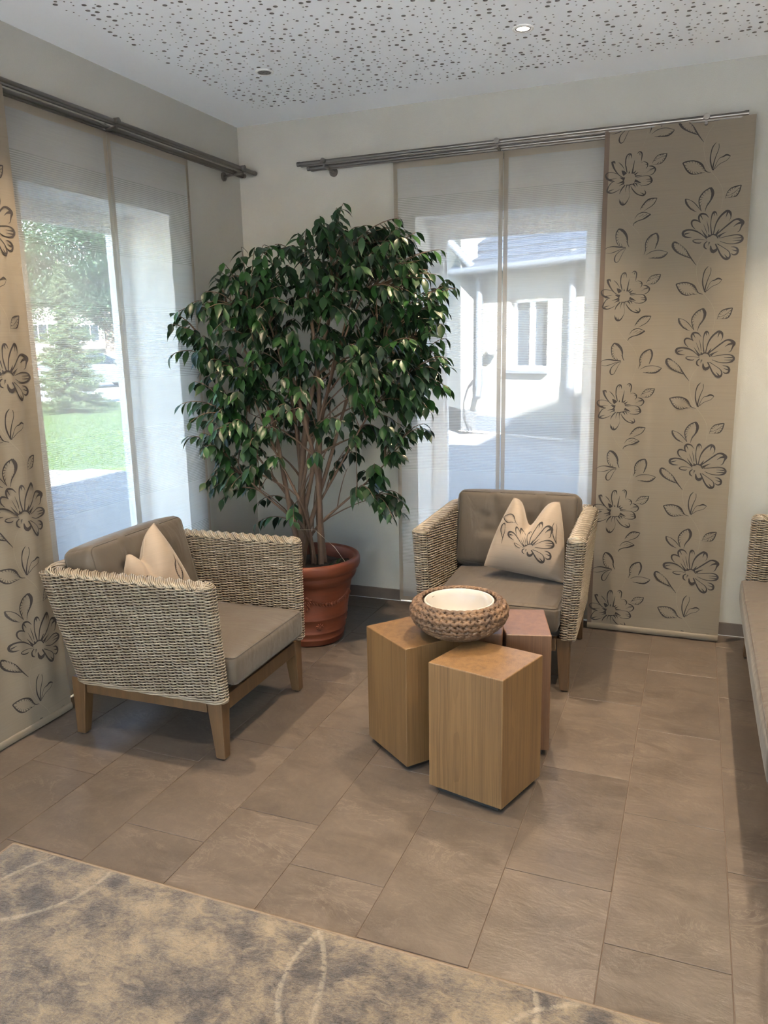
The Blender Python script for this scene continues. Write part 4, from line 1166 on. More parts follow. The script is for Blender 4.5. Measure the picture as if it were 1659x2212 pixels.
# ------------------------------------------------------------------ bowl in a braided basket
def make_bowl():
    root = empty('braided_bowl', (1.770, -1.588, 0.4745)); tag(root, 'white ceramic bowl set in a round braided straw basket on the stools', 'bowl')
    prof = [(0.070, 0.004), (0.108, 0.017), (0.138, 0.036), (0.158, 0.058), (0.168, 0.080), (0.166, 0.101), (0.153, 0.116), (0.135, 0.123)]
    pr = []
    for i in range(len(prof) - 1):
        for k in range(6): f = k / 6; pr.append((prof[i][0] + (prof[i + 1][0] - prof[i][0]) * f, prof[i][1] + (prof[i + 1][1] - prof[i][1]) * f))
    pr.append(prof[-1])
    L = [0]
    for a, b in zip(pr, pr[1:]): L.append(L[-1] + math.dist(a, b))
    def at(s):
        s = min(max(s, 0), L[-1])
        for i in range(len(pr) - 1):
            if s <= L[i + 1]:
                f = (s - L[i]) / (L[i + 1] - L[i] + 1e-9)
                return pr[i][0] + (pr[i + 1][0] - pr[i][0]) * f, pr[i][1] + (pr[i + 1][1] - pr[i][1]) * f
        return pr[-1]
    mb = MB()
    rg = random.Random(5)
    rows = 10
    for j in range(rows):
        s0 = L[-1] * (j + 0.5) / rows
        r, z = at(s0)
        n = int(2 * PI * r / 0.026)
        for k in range(n):
            for strand in (0, 1):
                a0 = 2 * PI * (k + 0.5 * strand + rg.uniform(-0.06, 0.06)) / n + j * 0.37
                da = 2 * PI / n * 1.0
                pts = []; rad = []
                for q in range(6):
                    f = q / 5
                    sgn = 1 if strand == 0 else -1
                    r2, z2 = at(s0 + sgn * (f - 0.5) * L[-1] / rows * 1.15)
                    bulge = 0.0055 * math.sin(PI * f)
                    rm, zm = at(s0 + 0.004); r0, z0 = at(s0 - 0.004)
                    nr, nz = (zm - z0), -(rm - r0); nl = math.hypot(nr, nz) + 1e-9
                    a = a0 + (f - 0.5) * da * 1.5
                    rr = r2 + nr / nl * bulge; zz = z2 + nz / nl * bulge
                    pts.append((rr * math.cos(a), rr * math.sin(a), zz)); rad.append(0.0018 + 0.0056 * math.sin(PI * (0.12 + 0.76 * f)))
                mb.tube(pts, rad, 6)
    o = mb.build('braided_basket', M['straw'], root, smooth=70); tag(o, kind='stuff')
    mb = MB(); mb.lathe([(0.0005, 0.006), (0.075, 0.006), (0.110, 0.021), (0.138, 0.040), (0.156, 0.062), (0.160, 0.095), (0.150, 0.110), (0.134, 0.116), (0.128, 0.116)], 48); mb.build('basket_lining', M['wicker_core'], root, smooth=60)
    mb = MB(); mb.lathe([(0.124, 0.110), (0.1262, 0.119), (0.1255, 0.124), (0.1225, 0.1265), (0.1185, 0.125), (0.112, 0.105), (0.096, 0.070), (0.072, 0.042), (0.042, 0.024), (0.0005, 0.018)], 72)
    bowl = mb.build('ceramic_bowl', M['ceramic'], root, smooth=80)
    mb = MB()
    for k, (da, z) in enumerate(((0.0, 0.112), (0.05, 0.112), (0.10, 0.112), (0.0, 0.106), (0.07, 0.106))):
        a = R(158) + da; rr = 0.1128 + (z - 0.105) * 0.30 - 0.0012
        w = 0.035
        mb.add([((rr) * math.cos(a), rr * math.sin(a), z - 0.002), (rr * math.cos(a + w), rr * math.sin(a + w), z - 0.002), ((rr + 0.0009) * math.cos(a + w), (rr + 0.0009) * math.sin(a + w), z + 0.0015), ((rr + 0.0009) * math.cos(a), (rr + 0.0009) * math.sin(a), z + 0.0015)], [(0, 1, 2, 3)])
    mb.build('stamp_mark', M['black'], bowl)
make_bowl()

# ------------------------------------------------------------------ rug
def make_rug():
    root = empty('rug', (0.630, -2.595, 0.0)); tag(root, 'distressed grey and cream patterned rug lying on the tiles', 'rug')
    W, D, T, rc = 2.40, 1.60, 0.011, 0.012
    def outl(ins):
        pts = []
        for cx, cy, a0 in ((W - rc, -rc, 0), (rc, -rc, 90), (rc, -D + rc, 180), (W - rc, -D + rc, 270)):
            for k in range(5):
                a = R(a0 + 90 * k / 4); pts.append((cx + (rc - ins) * math.cos(a), cy + (rc - ins) * math.sin(a)))
        return pts
    mb = MB(); mb.prism(outl(0.007), 0.001, T); mb.build('pile', M['rug'], root, bevel=0.002)
    mb = MB(); lp = outl(0.003); lp.append(lp[0]); mb.tube([(x, y, 0.0062) for x, y in lp], 0.0058, 8); mb.build('bound_edge', M['rug_edge'], root, smooth=60)
make_rug()

# ------------------------------------------------------------------ terracotta pot
POT = (0.709, -0.695)
def make_pot():
    root = empty('plant_pot', (POT[0], POT[1], 0)); tag(root, 'large terracotta pot with raised bands and garlands holding the ficus', 'pot')
    prof = [(0.0005, 0.004), (0.160, 0.004), (0.166, 0.010), (0.168, 0.030), (0.172, 0.034), (0.172, 0.040), (0.170, 0.044), (0.175, 0.066), (0.179, 0.070), (0.179, 0.076), (0.177, 0.080), (0.188, 0.142), (0.1915, 0.146), (0.1915, 0.152), (0.190, 0.156),
            (0.213, 0.300), (0.217, 0.318), (0.226, 0.330), (0.237, 0.345), (0.242, 0.360), (0.240, 0.372), (0.242, 0.380), (0.256, 0.388), (0.262, 0.402), (0.263, 0.430), (0.259, 0.443), (0.250, 0.447), (0.238, 0.444), (0.232, 0.436), (0.229, 0.400), (0.222, 0.330)]
    mb = MB(); mb.lathe(prof, 96); pot = mb.build('pot_body', M['terracotta'], root, smooth=50)
    def rad(z): return 0.190 + (z - 0.156) * (0.213 - 0.190) / 0.144 if z > 0.156 else 0.177 + (z - 0.08) * 0.011 / 0.062
    def lobe(mb, a, z, la, lz, h, rot=0.0):
        """almond shaped relief on the pot wall"""
        vs = []; n = 8; m = 4
        for j in range(m + 1):
            ph = PI / 2 * j / m
            for k in range(n):
                t = 2 * PI * k / n
                x, y = math.cos(t) * la * math.cos(ph), math.sin(t) * lz * math.cos(ph)
                xr, yr = x * math.cos(rot) - y * math.sin(rot), x * math.sin(rot) + y * math.cos(rot)
                zz = z + yr; r = rad(zz) - 0.001 + h * math.sin(ph); aa = a + xr / rad(z)
                vs.append((r * math.cos(aa), r * math.sin(aa), zz))
        fs = [(j * n + k, j * n + (k + 1) % n, (j + 1) * n + (k + 1) % n, (j + 1) * n + k) for j in range(m) for k in range(n)]
        mb.add(vs, fs)
    a_cam = math.atan2(-4.17 - POT[1], 2.52 - POT[0])
    for g in range(5):
        a = a_cam - 0.10 + 2 * PI * g / 5
        mb = MB()
        lobe(mb, a, 0.272, 0.012, 0.012, 0.007)
        for i, (dx, dz) in enumerate(((-0.008, -0.024), (0.008, -0.026), (-0.010, -0.044), (0.010, -0.046), (-0.002, -0.060), (0.004, -0.036))):
            lobe(mb, a + dx / 0.2, 0.272 + dz, 0.0055, 0.012, 0.005, R(-20 if dx < 0 else 25))
        for i in range(15):
            f = (i + 1) / 16; aa = a + f * 2 * PI / 5
            sag = 0.266 - 0.036 * math.sin(PI * f)
            for d in (-1, 1): lobe(mb, aa, sag + d * 0.006, 0.011, 0.0045, 0.005, R(d * 32) + (0.5 - f) * -1.0)
            if 5 <= i <= 9: lobe(mb, aa, sag, 0.009, 0.009, 0.009)
        mb.build('garland_relief', M['terracotta'], pot, smooth=60)
        mb = MB(); ar = a_cam + 0.22 + 2 * PI * g / 5
        for k in range(9): t = 2 * PI * k / 9; lobe(mb, ar + math.cos(t) * 0.013 / 0.182, 0.112 + math.sin(t) * 0.013, 0.0085, 0.0042, 0.005, t)
        lobe(mb, ar, 0.112, 0.006, 0.006, 0.007)
        mb.build('rosette_relief', M['terracotta'], pot, smooth=60)
    # soil
    n = 28; rs = [0.0, 0.05, 0.1, 0.15, 0.19, 0.226]
    rg = random.Random(2); vs = [(0, 0, 0.405)]; fs = []
    for r in rs[1:]:
        for k in range(n):
            a = 2 * PI * k / n; vs.append((r * math.cos(a), r * math.sin(a), 0.402 + rg.uniform(-0.008, 0.010) - 0.02 * (r / 0.226) ** 2))
    for k in range(n): fs.append((0, 1 + k, 1 + (k + 1) % n))
    for j in range(len(rs) - 2):
        for k in range(n): fs.append((1 + j * n + k, 1 + (j + 1) * n + k, 1 + (j + 1) * n + (k + 1) % n, 1 + j * n + (k + 1) % n))
    mb = MB(); mb.add(vs, fs); mb.build('soil', M['soil'], root, smooth=60)
make_pot()

# ------------------------------------------------------------------ weeping fig
CROWN = [[-0.628, 1.633], [-0.523, 1.738], [-0.431, 1.832], [-0.295, 1.936], [-0.164, 1.966], [0.012, 2.007], [0.081, 2.089], [0.268, 2.126], [0.477, 2.098], [0.521, 2.025], [0.655, 1.96], [0.723, 1.853], [0.808, 1.765], [0.699, 1.722], [0.734, 1.589], [0.757, 1.432], [0.709, 1.296], [0.673, 1.135], [0.554, 1.021], [0.457, 0.906], [0.501, 0.7], [0.332, 0.597], [0.238, 0.687], [0.1, 0.777], [-0.141, 0.618], [-0.237, 0.579], [-0.323, 0.698], [-0.472, 0.869], [-0.484, 1.032], [-0.569, 1.103], [-0.57, 1.238], [-0.485, 1.348], [-0.59, 1.416], [-0.605, 1.504]]
def make_ficus():
    rg = random.Random(21)
    root = empty('ficus_tree', (0.700, -0.700, 0.40)); tag(root, 'bushy dark green weeping fig with many stems in the terracotta pot', 'plant')
    A = Vector((0.886, 0.464, 0)); B = Vector((0.464, -0.886, 0))      # across and towards the room
    def W(a, b, z): return A * a + B * b + Vector((0, 0, z - 0.40))
    def inside(a, z):
        c = False; n = len(CROWN)
        for i in range(n):
            (x1, y1), (x2, y2) = CROWN[i], CROWN[(i + 1) % n]
            if (y1 > z) != (y2 > z) and a < (x2 - x1) * (z - y1) / (y2 - y1) + x1: c = not c
        return c
    def span(z):
        xs = []; n = len(CROWN)
        for i in range(n):
            (x1, y1), (x2, y2) = CROWN[i], CROWN[(i + 1) % n]
            if (y1 > z) != (y2 > z): xs.append((x2 - x1) * (z - y1) / (y2 - y1) + x1)
        return (min(xs), max(xs)) if len(xs) >= 2 else (0, 0.1)
    # stems fan out of the pot
    stems = MB(); nodes = []
    tips = [(-0.30, 0.10, 1.62), (-0.16, -0.12, 1.72), (-0.05, 0.14, 1.55), (0.06, 0.02, 1.85), (0.22, -0.10, 1.92), (0.30, 0.10, 1.70), (0.40, -0.06, 1.55), (0.16, 0.16, 1.45), (-0.24, 0.16, 1.30), (-0.36, 0.02, 1.18), (0.48, 0.05, 1.32), (-0.34, 0.14, 0.95), (0.40, 0.12, 0.92)]
    objs = []
    for i, (ta, tb, tz) in enumerate(tips):
        a0, b0 = rg.uniform(-0.05, 0.09), rg.uniform(-0.05, 0.06)
        thick = (0.021 if i in (3, 4) else 0.015 if i < 8 else 0.009) * rg.uniform(0.85, 1.1)
        pts = []; rd = []
        n = 12
        wob = [rg.uniform(0, 6.28) for _ in range(4)]
        for k in range(n + 1):
            f = k / n
            g = f ** 1.55
            a = a0 + (ta - a0) * g + 0.016 * math.sin(wob[0] + f * 7)
            b = b0 + (tb - b0) * g + 0.016 * math.sin(wob[1] + f * 6)
            z = 0.385 + (tz - 0.385) * f
            pts.append(W(a, b, z)); rd.append(thick * (1 - 0.78 * f) + 0.0012)
            if f > 0.34: nodes.append((a, b, z, pts[-1]))
        mb = MB(); mb.tube(pts, rd, 8); mb.build('stem', M['bark'], root, smooth=70)
        # side branches
        for q in range(4):
            k = rg.randint(4, n - 2); p0 = pts[k]
            da, db, dz = rg.uniform(-0.22, 0.22) + 0.1 * (1 if ta > 0.05 else -1), rg.uniform(-0.14, 0.16), rg.uniform(0.12, 0.34)
            br = [p0 + (A * da + B * db) * (f ** 1.1) + Vector((0, 0, dz * (f - 0.25 * f * f))) for f in (0, 0.25, 0.5, 0.75, 1.0)]
            stems.tube(br, [rd[k] * 0.6, rd[k] * 0.5, rd[k] * 0.42, rd[k] * 0.32, 0.0015], 5)
            for p in br[1:]:
                nodes.append((p.dot(A), p.dot(B), p.z + 0.40, p))
    # leaf blade: pointed oval with a drip tip, folded along the midrib and arched
    def leaf_mesh(name, wid, arch):
        secs = [(0.0, 0.02), (0.10, 0.42), (0.26, 0.86), (0.44, 1.0), (0.62, 0.82), (0.78, 0.44), (0.88, 0.15), (1.0, 0.0)]
        vs = []; fs = []
        for t, w in secs:
            y = t; z = -arch * t * t
            ww = wid * w * 0.5
            vs += [(-ww, y, z + ww * 0.28), (0, y, z), (ww, y, z + ww * 0.28)]
        for i in range(len(secs) - 1):
            b = i * 3
            fs += [(b, b + 1, b + 4, b + 3), (b + 1, b + 2, b + 5, b + 4)]
        return vs, fs
    kinds = [leaf_mesh('leaf', 0.46, 0.18), leaf_mesh('leaf', 0.40, 0.34), leaf_mesh('leaf', 0.52, 0.10)]
    meshes = []
    for vs, fs in kinds:
        mb = MB(); mb.add(vs, fs); meshes.append(mb.mesh('leaf', M['leaf'], smooth=179))
    leaves = []
    def add_leaf(p, d, size):
        d = d.normalized()
        hor = Vector((d.x, d.y, 0)); hor = hor.normalized() if hor.length > 1e-3 else Vector((rg.uniform(-1, 1), rg.uniform(-1, 1), 0)).normalized()
        nrm = (hor * (-d.z) * 1.0 + Vector((0, 0, max(0.15, 1 - abs(d.z))))).normalized()
        nrm = (nrm + Vector((rg.uniform(-0.5, 0.5), rg.uniform(-0.5, 0.5), rg.uniform(-0.1, 0.3)))).normalized()
        x = d.cross(nrm).normalized(); nrm = x.cross(d).normalized()
        m = Matrix((x * size, d * size, nrm * size)).transposed().to_4x4(); m.translation = p
        leaves.append((m, rg.randint(0, 2)))
    tw = MB()
    targets = []
    tries = 0
    while len(targets) < 620 and tries < 60000:
        tries += 1
        a = rg.uniform(-0.66, 0.83); z = rg.uniform(0.56, 2.13)
        if not inside(a, z): continue
        l, h = span(z)
        mid, half = (l + h) / 2, max((h - l) / 2, 0.05)
        e = min(1.0, abs(a - mid) / half)
        dep = (0.17 + 0.30 * math.sqrt(max(0, 1 - e * e))) * (0.75 + 0.25 * min(1, (2.13 - z) / 0.3))
        # lower middle stays open so that the stems show
        if z < 1.30 and abs(a - 0.04) < 0.26 and rg.random() < 0.93 - 0.75 * max(0, (z - 0.95) / 0.35): continue
        if z < 0.95 and rg.random() < 0.35: continue
        b = rg.uniform(-0.72, 1.0) * dep
        if rg.random() < 0.55: b = (1 if rg.random() < 0.6 else -0.8) * dep * rg.uniform(0.65, 1.0)
        p = W(a, b, z)
        wx, wy = p.x + 0.70, p.y - 0.70
        if wx < 0.19 or wy > -0.20: continue
        targets.append((a, b, z, p))
    for (a, b, z, p) in targets:
        # nearest node below and inside
        best = min(nodes, key=lambda nd: (nd[0] - a) ** 2 + (nd[1] - b) ** 2 + (nd[2] - (z - 0.08)) ** 2 * 1.3 + (0.2 if nd[2] > z + 0.10 else 0))
        q = best[3]
        v = p - q
        ctrl = q + v * 0.55 + Vector((0, 0, 0.05 + 0.10 * min(0.5, v.length)))
        pts = []
        n = 8
        for k in range(n + 1):
            f = k / n
            pts.append(q * (1 - f) ** 2 + ctrl * 2 * f * (1 - f) + p * f * f)
        tw.tube(pts, [0.0030 * (1 - 0.7 * k / n) + 0.0005 for k in range(n + 1)], 4, caps=False)
        # leaves along the outer part, drooping
        length = sum((pts[i + 1] - pts[i]).length for i in range(n))
        m = rg.randint(6, 9)
        outw = (A * (a - 0.05) + B * b * 1.3); outw.z = 0
        outw = outw.normalized() if outw.length > 1e-3 else B
        reach = min(1.0, 0.24 / max(length, 0.05))
        for k in range(m):
            f = 1 - reach * (k / m) * 0.95
            i = min(int(f * n), n - 1); fr = f * n - i
            c = pts[i] * (1 - fr) + pts[i + 1] * fr
            t = (pts[i + 1] - pts[i]).normalized()
            side = t.cross(Vector((0, 0, 1))); side = side.normalized() if side.length > 1e-3 else A
            sg = 1 if k % 2 else -1
            d = t * 0.35 + side * sg * rg.uniform(0.25, 0.8) + outw * rg.uniform(0.05, 0.5) + Vector((0, 0, rg.uniform(-1.25, -0.35)))
            size = rg.uniform(0.056, 0.088) * (0.8 if k == 0 else 1)
            w = c + Vector((0.70, -0.70, 0))
            if w.x + d.normalized().x * size < 0.15: continue
            add_leaf(c, d, size)
    tw_o = tw.build('twigs', M['bark'], root, smooth=70); tag(tw_o, kind='stuff')
    sb = stems.build('side_branches', M['bark'], root, smooth=70); tag(sb, kind='stuff')
    # a fallen leaf cluster on the soil
    for k in range(3): add_leaf(W(0.13 + 0.02 * k, 0.10, 0.425 + 0.01 * k), Vector((rg.uniform(-1, 0.4), rg.uniform(-1, 0.5), -0.25)), 0.05)
    leaves.sort(key=lambda L: -(L[0].translation.dot(B)))
    for m, k in leaves[:300]:
        o = link_mesh('leaf', meshes[k], root); o.matrix_local = m
    fol = MB()
    for m, k in leaves[300:]:
        vs, fs = kinds[k]
        fol.add([m @ Vector(v) for v in vs], fs)
    o = fol.build('foliage', M['leaf'], root, smooth=179); tag(o, kind='stuff')
    # twine holding the stems together
    mb = MB(); mb.tube([W(-0.045, 0.09, 0.60), W(0.02, 0.105, 0.602), W(0.045, 0.10, 0.598), W(0.14, 0.08, 0.50), W(0.19, 0.12, 0.43)], 0.0009, 5); mb.build('twine', M['twine'], root, smooth=60)
make_ficus()

# ------------------------------------------------------------------ outside
GZ = -0.06
M['paver'] = simple('concrete_paver', sr(128, 127, 126), sr(112, 111, 110), 5, 0.85, bump=0.3, bscale=50)
M['bounce_terrace'] = simple('pale_bounce_ground', sr(236, 236, 236), sr(228, 228, 228), 3, 0.9)
M['joint'] = simple('paving_joint', sr(84, 81, 78), None, 20, 0.95)
M['lawn'] = simple('lawn_grass', sr(64, 88, 46), sr(50, 72, 37), 6, 0.95, bump=0.8, bscale=80)
M['grass'] = leaf_mat('grass_blade', sr(56, 84, 38), sr(80, 104, 52), 0.3, 0.6)
M['asphalt'] = simple('asphalt', sr(150, 152, 158), sr(134, 136, 142), 4, 0.9)
M['gravel'] = simple('gravel', sr(190, 186, 178), sr(150, 146, 140), 40, 0.9, bump=0.8, bscale=90)
M['render_white'] = simple('white_render', sr(120, 119, 114), sr(113, 112, 107), 3, 0.9, bump=0.6, bscale=40)
M['roof_tile'] = simple('grey_roof_tile', sr(62, 68, 78), sr(50, 56, 66), 8, 0.6)
M['zinc'] = simple('zinc_pipe', sr(88, 93, 100), sr(78, 83, 90), 9, 0.5)
M['dark_glass'] = simple('dark_window_glass', sr(46, 56, 66), sr(38, 47, 56), 2, 0.15, spec=0.4)
M['car_paint'] = simple('silver_paint', sr(88, 96, 98), sr(80, 88, 90), 2, 0.35, coat=0.3)
M['rubber'] = simple('tyre_rubber', (0.02, 0.02, 0.02), None, 30, 0.8)
M['alloy'] = simple('alloy_wheel', sr(150, 152, 156), sr(138, 140, 144), 20, 0.4)
M['red_lens'] = simple('tail_lens', sr(200, 60, 60), None, 20, 0.3)
M['needle'] = leaf_mat('spruce_needles', sr(46, 64, 48), sr(84, 100, 66), 0.10, 0.6)
M['treeleaf'] = leaf_mat('maple_leaves', sr(34, 56, 42), sr(56, 80, 54), 0.22, 0.5)
M['trunk'] = simple('tree_bark', sr(120, 108, 98), sr(92, 82, 74), 8, 0.9, bump=0.5)
M['brick_red'] = simple('red_cladding', sr(170, 100, 90), sr(150, 86, 78), 10, 0.85)

# ground surfaces, each its own level a little above the last
def ground(name, poly, z, mat):
    mb = MB(); mb.prism(poly, z - 0.06, z); return tag(mb.build(name, mat), kind='structure')
ground('ground', [(-90, -40), (60, -40), (60, 90), (-90, 90)], GZ - 0.05, M['gravel'])
ground('bounce_terrace', [(-6, -22), (16, -22), (16, -1.0), (XR + WT + 0.02, -1.0), (XR + WT + 0.02, YF - WT - 0.02), (-6, YF - WT - 0.02)], GZ - 0.02, M['bounce_terrace'])  # unseen pale paving added to bounce sunlight up to the ceiling
ground('lawn', [(-16.5, 8.2), (-5.9, 3.2), (-4.4, 4.4), (-6.5, 15.2), (-12.0, 15.8), (-16.0, 14.0)], GZ + 0.0, M['lawn'])
ground('lawn_side', [(-30, -12), (-4.6, -12), (-5.9, 3.2), (-16.5, 8.2), (-30, 12)], GZ - 0.002, M['lawn'])
ground('road', [(-60, 2), (-31, 12.5), (-16.5, 14.4), (-12, 16.2), (-2.5, 16.2), (8, 40), (-10, 70), (-70, 30)], GZ - 0.02, M['asphalt'])

def make_paving(name, x0, x1, y0, y1, vis, lab):
    root = empty(name); tag(root, kind='structure')
    mb = MB(); mb.prism([(x0, y0), (x1, y0), (x1, y1), (x0, y1)], GZ - 0.09, GZ - 0.010); mb.build('bedding', M['joint'], root)
    L, D, g = 0.30, 0.20, 0.008
    mb = MB(); mb.box((-L / 2 + g / 2, -D / 2 + g / 2, -0.03), (L / 2 - g / 2, D / 2 - g / 2, 0)); pm = mb.mesh('paver', M['paver'], bevel=0.006, segs=1)
    rest = MB(); cnt = 0; rg = random.Random(4); spots = []
    r = 0; y = y0
    while y < y1 - D * 0.5:
        x = x0 + (L / 2 if r % 2 else 0)
        while x < x1 - L * 0.5:
            spots.append((x + L / 2, y + D / 2)); x += L
        y += D; r += 1
    spots.sort(key=vis)
    for i, (x, y) in enumerate(spots):
        z = GZ + rg.uniform(-0.002, 0.002)
        if i < 150: link_mesh('paver', pm, root, (x, y, z))
        else: rest.box((x - L / 2 + g / 2, y - D / 2 + g / 2, z - 0.03), (x + L / 2 - g / 2, y + D / 2 - g / 2, z))
    o = rest.build('paver_field', M['paver'], root); tag(o, kind='stuff')
make_paving('pavement_courtyard', -2.2, 3.8, 0.6, 9.0, lambda s: abs(s[0] - 0.6 + 0.35 * (s[1] - 3)) * 1.2 + abs(s[1] - 4.0), '')
make_paving('pavement_garden', -5.6, -0.6, -3.0, 4.0, lambda s: abs(s[0] + 2.2) + abs(s[1] - 0.6), '')

def grass_tufts():
    rg = np.random.default_rng(8)
    n = 9000
    # along the lawn seen through the window
    c = np.stack([rg.uniform(-13, -3.4, n), rg.uniform(3.4, 14.5, n)], 1)
    k = []
    poly = [(-16.2, 8.3), (-5.9, 3.4), (-4.6, 4.6), (-6.7, 15.0), (-12.0, 15.5)]
    def ins(p):
        f = False
        for i in range(len(poly)):
            (a, b), (c2, d) = poly[i], poly[(i + 1) % len(poly)]
            if (b > p[1]) != (d > p[1]) and p[0] < (c2 - a) * (p[1] - b) / (d - b) + a: f = not f
        return f
    c = np.array([p for p in c if ins(p) and math.hypot(p[0] + 12.3, p[1] - 11.6) > 1.45])
    n = len(c); a = rg.uniform(0, 6.28, n); h = rg.uniform(0.03, 0.06, n); w = 0.012
    dx, dy = np.cos(a) * w, np.sin(a) * w; lx, ly = rg.normal(0, 0.02, n), rg.normal(0, 0.02, n)
    z = np.full(n, GZ)
    v = np.stack([np.stack([c[:, 0] - dx, c[:, 1] - dy, z], 1), np.stack([c[:, 0] + dx, c[:, 1] + dy, z], 1), np.stack([c[:, 0] + lx, c[:, 1] + ly, z + h], 1)], 1)
    o = link_mesh('grass', np_mesh('grass', v, np.arange(n * 3).reshape(-1, 3), M['grass'], False))
    tag(o, 'short green grass blades of the lawn outside the window', 'grass', kind='stuff')
grass_tufts()

# neighbouring house across the courtyard
def make_house():
    K = (-1.1, 9.44); ang = math.atan2(-0.471, 0.882)
    root = empty('neighbour_house', (K[0], K[1], GZ), ang); tag(root, 'pale rendered house with grey roof across the courtyard', 'building')
    # local x along the sunlit wall, local y away from us
    w0, w1, h0, h1 = 0.74, 1.52, 1.10, 2.24
    HT = 2.82
    mb = MB()
    mb.box((0, 0, 0), (w0, 0.3, HT)); mb.box((w1, 0, 0), (9, 0.3, HT)); mb.box((w0, 0, 0), (w1, 0.3, h0)); mb.box((w0, 0, h1), (w1, 0.3, HT))
    mb.box((0, 0.3, 0), (0.3, 9, HT)); mb.box((0.3, 0.3, HT - 0.1), (9, 9, HT))
    mb.build('wall', M['render_white'], root)
    mb = MB(); mb.box((-0.02, -0.02, 0), (9, 0.0, 0.28)); mb.box((-0.02, -0.0, 0), (0.0, 9, 0.42)); mb.build('plinth', M['zinc'], root)
    # annex wall turning off behind the corner, grazed by the sun
    c_, s_ = math.cos(-ang), math.sin(-ang)
    dx, dy = -0.55 * c_ - 0.835 * s_, -0.55 * s_ + 0.835 * c_
    for nm, off, h, mt in (('annex_wall', 0.0, 5.2, 'render_white'), ('annex_plinth', 0.02, 0.40, 'zinc')):
        px_, py_ = dy * -1, dx
        mb = MB(); mb.hexa([(-px_ * off, -py_ * off, 0), (dx * 9 - px_ * off, dy * 9 - py_ * off, 0), (dx * 9 - px_ * -0.3, dy * 9 - py_ * -0.3, 0), (px_ * 0.3, py_ * 0.3, 0)], [(-px_ * off, -py_ * off, h), (dx * 9 - px_ * off, dy * 9 - py_ * off, h), (dx * 9 - px_ * -0.3, dy * 9 - py_ * -0.3, h), (px_ * 0.3, py_ * 0.3, h)])
        mb.build(nm, M[mt], root)
    wn_ = empty('window', (0, 0, 0)); wn_.parent = root
    mb = MB(); f = 0.06; ya, yb = 0.10, 0.17
    mb.box((w0, ya, h0), (w0 + f, yb, h1)); mb.box((w1 - f, ya, h0), (w1, yb, h1)); mb.box((w0, ya, h0), (w1, yb, h0 + f)); mb.box((w0, ya, h1 - f), (w1, yb, h1)); mb.box(((w0 + w1) / 2 - 0.05, ya, h0), ((w0 + w1) / 2 + 0.05, yb, h1))
    mb.build('window_frame', M['frame_white'], wn_)
    for a, b in ((w0 + f, (w0 + w1) / 2 - 0.05), ((w0 + w1) / 2 + 0.05, w1 - f)):
        mb = MB(); mb.box((a, 0.13, h0 + f), (b, 0.14, h1 - f)); mb.build('pane', M['dark_glass'], wn_)
    mb = MB(); mb.box((w0 - 0.05, -0.10, h0 - 0.06), (w1 + 0.03, 0.10, h0 - 0.02)); mb.build('window_ledge', M['zinc'], wn_)
    # roof slope rising away from the eaves, one course of tiles at a time
    rf = empty('roof', (0, 0, 0)); rf.parent = root
    for c in range(22):
        y0 = -0.35 + c * 0.26; z0 = HT - 0.10 + c * 0.17
        mb = MB(); mb.hexa([(-0.4, y0, z0), (9.2, y0, z0), (9.2, y0 + 0.30, z0 + 0.17), (-0.4, y0 + 0.30, z0 + 0.17)], [(-0.4, y0, z0 + 0.035), (9.2, y0, z0 + 0.035), (9.2, y0 + 0.30, z0 + 0.20), (-0.4, y0 + 0.30, z0 + 0.20)])
        mb.build('tile_course', M['roof_tile'], rf)
    mb = MB(); mb.tube([(-0.35, -0.38, HT - 0.10), (9.2, -0.38, HT - 0.10)], 0.06, 10); mb.build('gutter', M['zinc'], root, smooth=60)
    mb = MB(); mb.tube([(-0.62, -0.55, 3.62), (0.16, -0.12, 2.66), (0.16, -0.12, 2.50)], 0.075, 12); mb.tube([(0.16, -0.12, 2.56), (0.16, -0.12, 0.95)], 0.06, 12); mb.tube([(0.16, -0.12, 0.95), (0.16, -0.12, 0.8)], 0.075, 12)
    mb.build('downpipe', M['zinc'], root, smooth=50)
    mb = MB(); mb.tube([(0.16, -0.12, 0.84), (0.30, -0.30, 0.62)], 0.05, 8); mb.build('spout', M['zinc'], root, smooth=50)
    mb = MB(); mb.tube([(2.06, -0.10, 2.9), (2.06, -0.10, 0.0)], 0.06, 12); mb.tube([(2.06, -0.10, 1.05), (2.06, -0.10, 0.0)], 0.072, 12); mb.build('corner_pipe', M['zinc'], root, smooth=50)
    mb = MB(); mb.tube([(0.10, -0.16, 0.95), (-0.02, -0.2, 0.8), (-0.12, -0.22, 0.5), (-0.10, -0.2, 0.2), (0.08, -0.2, 0.03)], 0.014, 6); mb.build('hose', M['rubber'], root, smooth=60)
    lm = empty('wall_lamp', (0.46, 0, 1.38)); lm.parent = root
    mb = MB(); mb.tube([(0, 0, 0.05), (0, -0.10, 0.08)], 0.02, 8); mb.build('lamp_arm', M['zinc'], lm, smooth=60)
    mb = MB(); mb.lathe([(0.001, 0.12), (0.06, 0.10), (0.085, 0.04), (0.08, -0.04), (0.05, -0.09), (0.001, -0.10)], 16, (0, -0.14, 0.06)); mb.build('lamp_globe', M['frame_white'], lm, smooth=60)
    mb = MB(); rg = random.Random(3)
    for i in range(260):
        x, y = rg.uniform(-0.2, 2.6), rg.uniform(-0.26, -0.03); s = rg.uniform(0.014, 0.03)
        mb.lathe([(0.0005, s * 0.7), (s, 0.2 * s), (s * 0.6, -0.2 * s)], 5, (x, y, 0.01))
    o = mb.build('gravel_strip', M['gravel'], root); tag(o, kind='stuff')
make_house()

def from_cam(px_dir, dist):
    return None

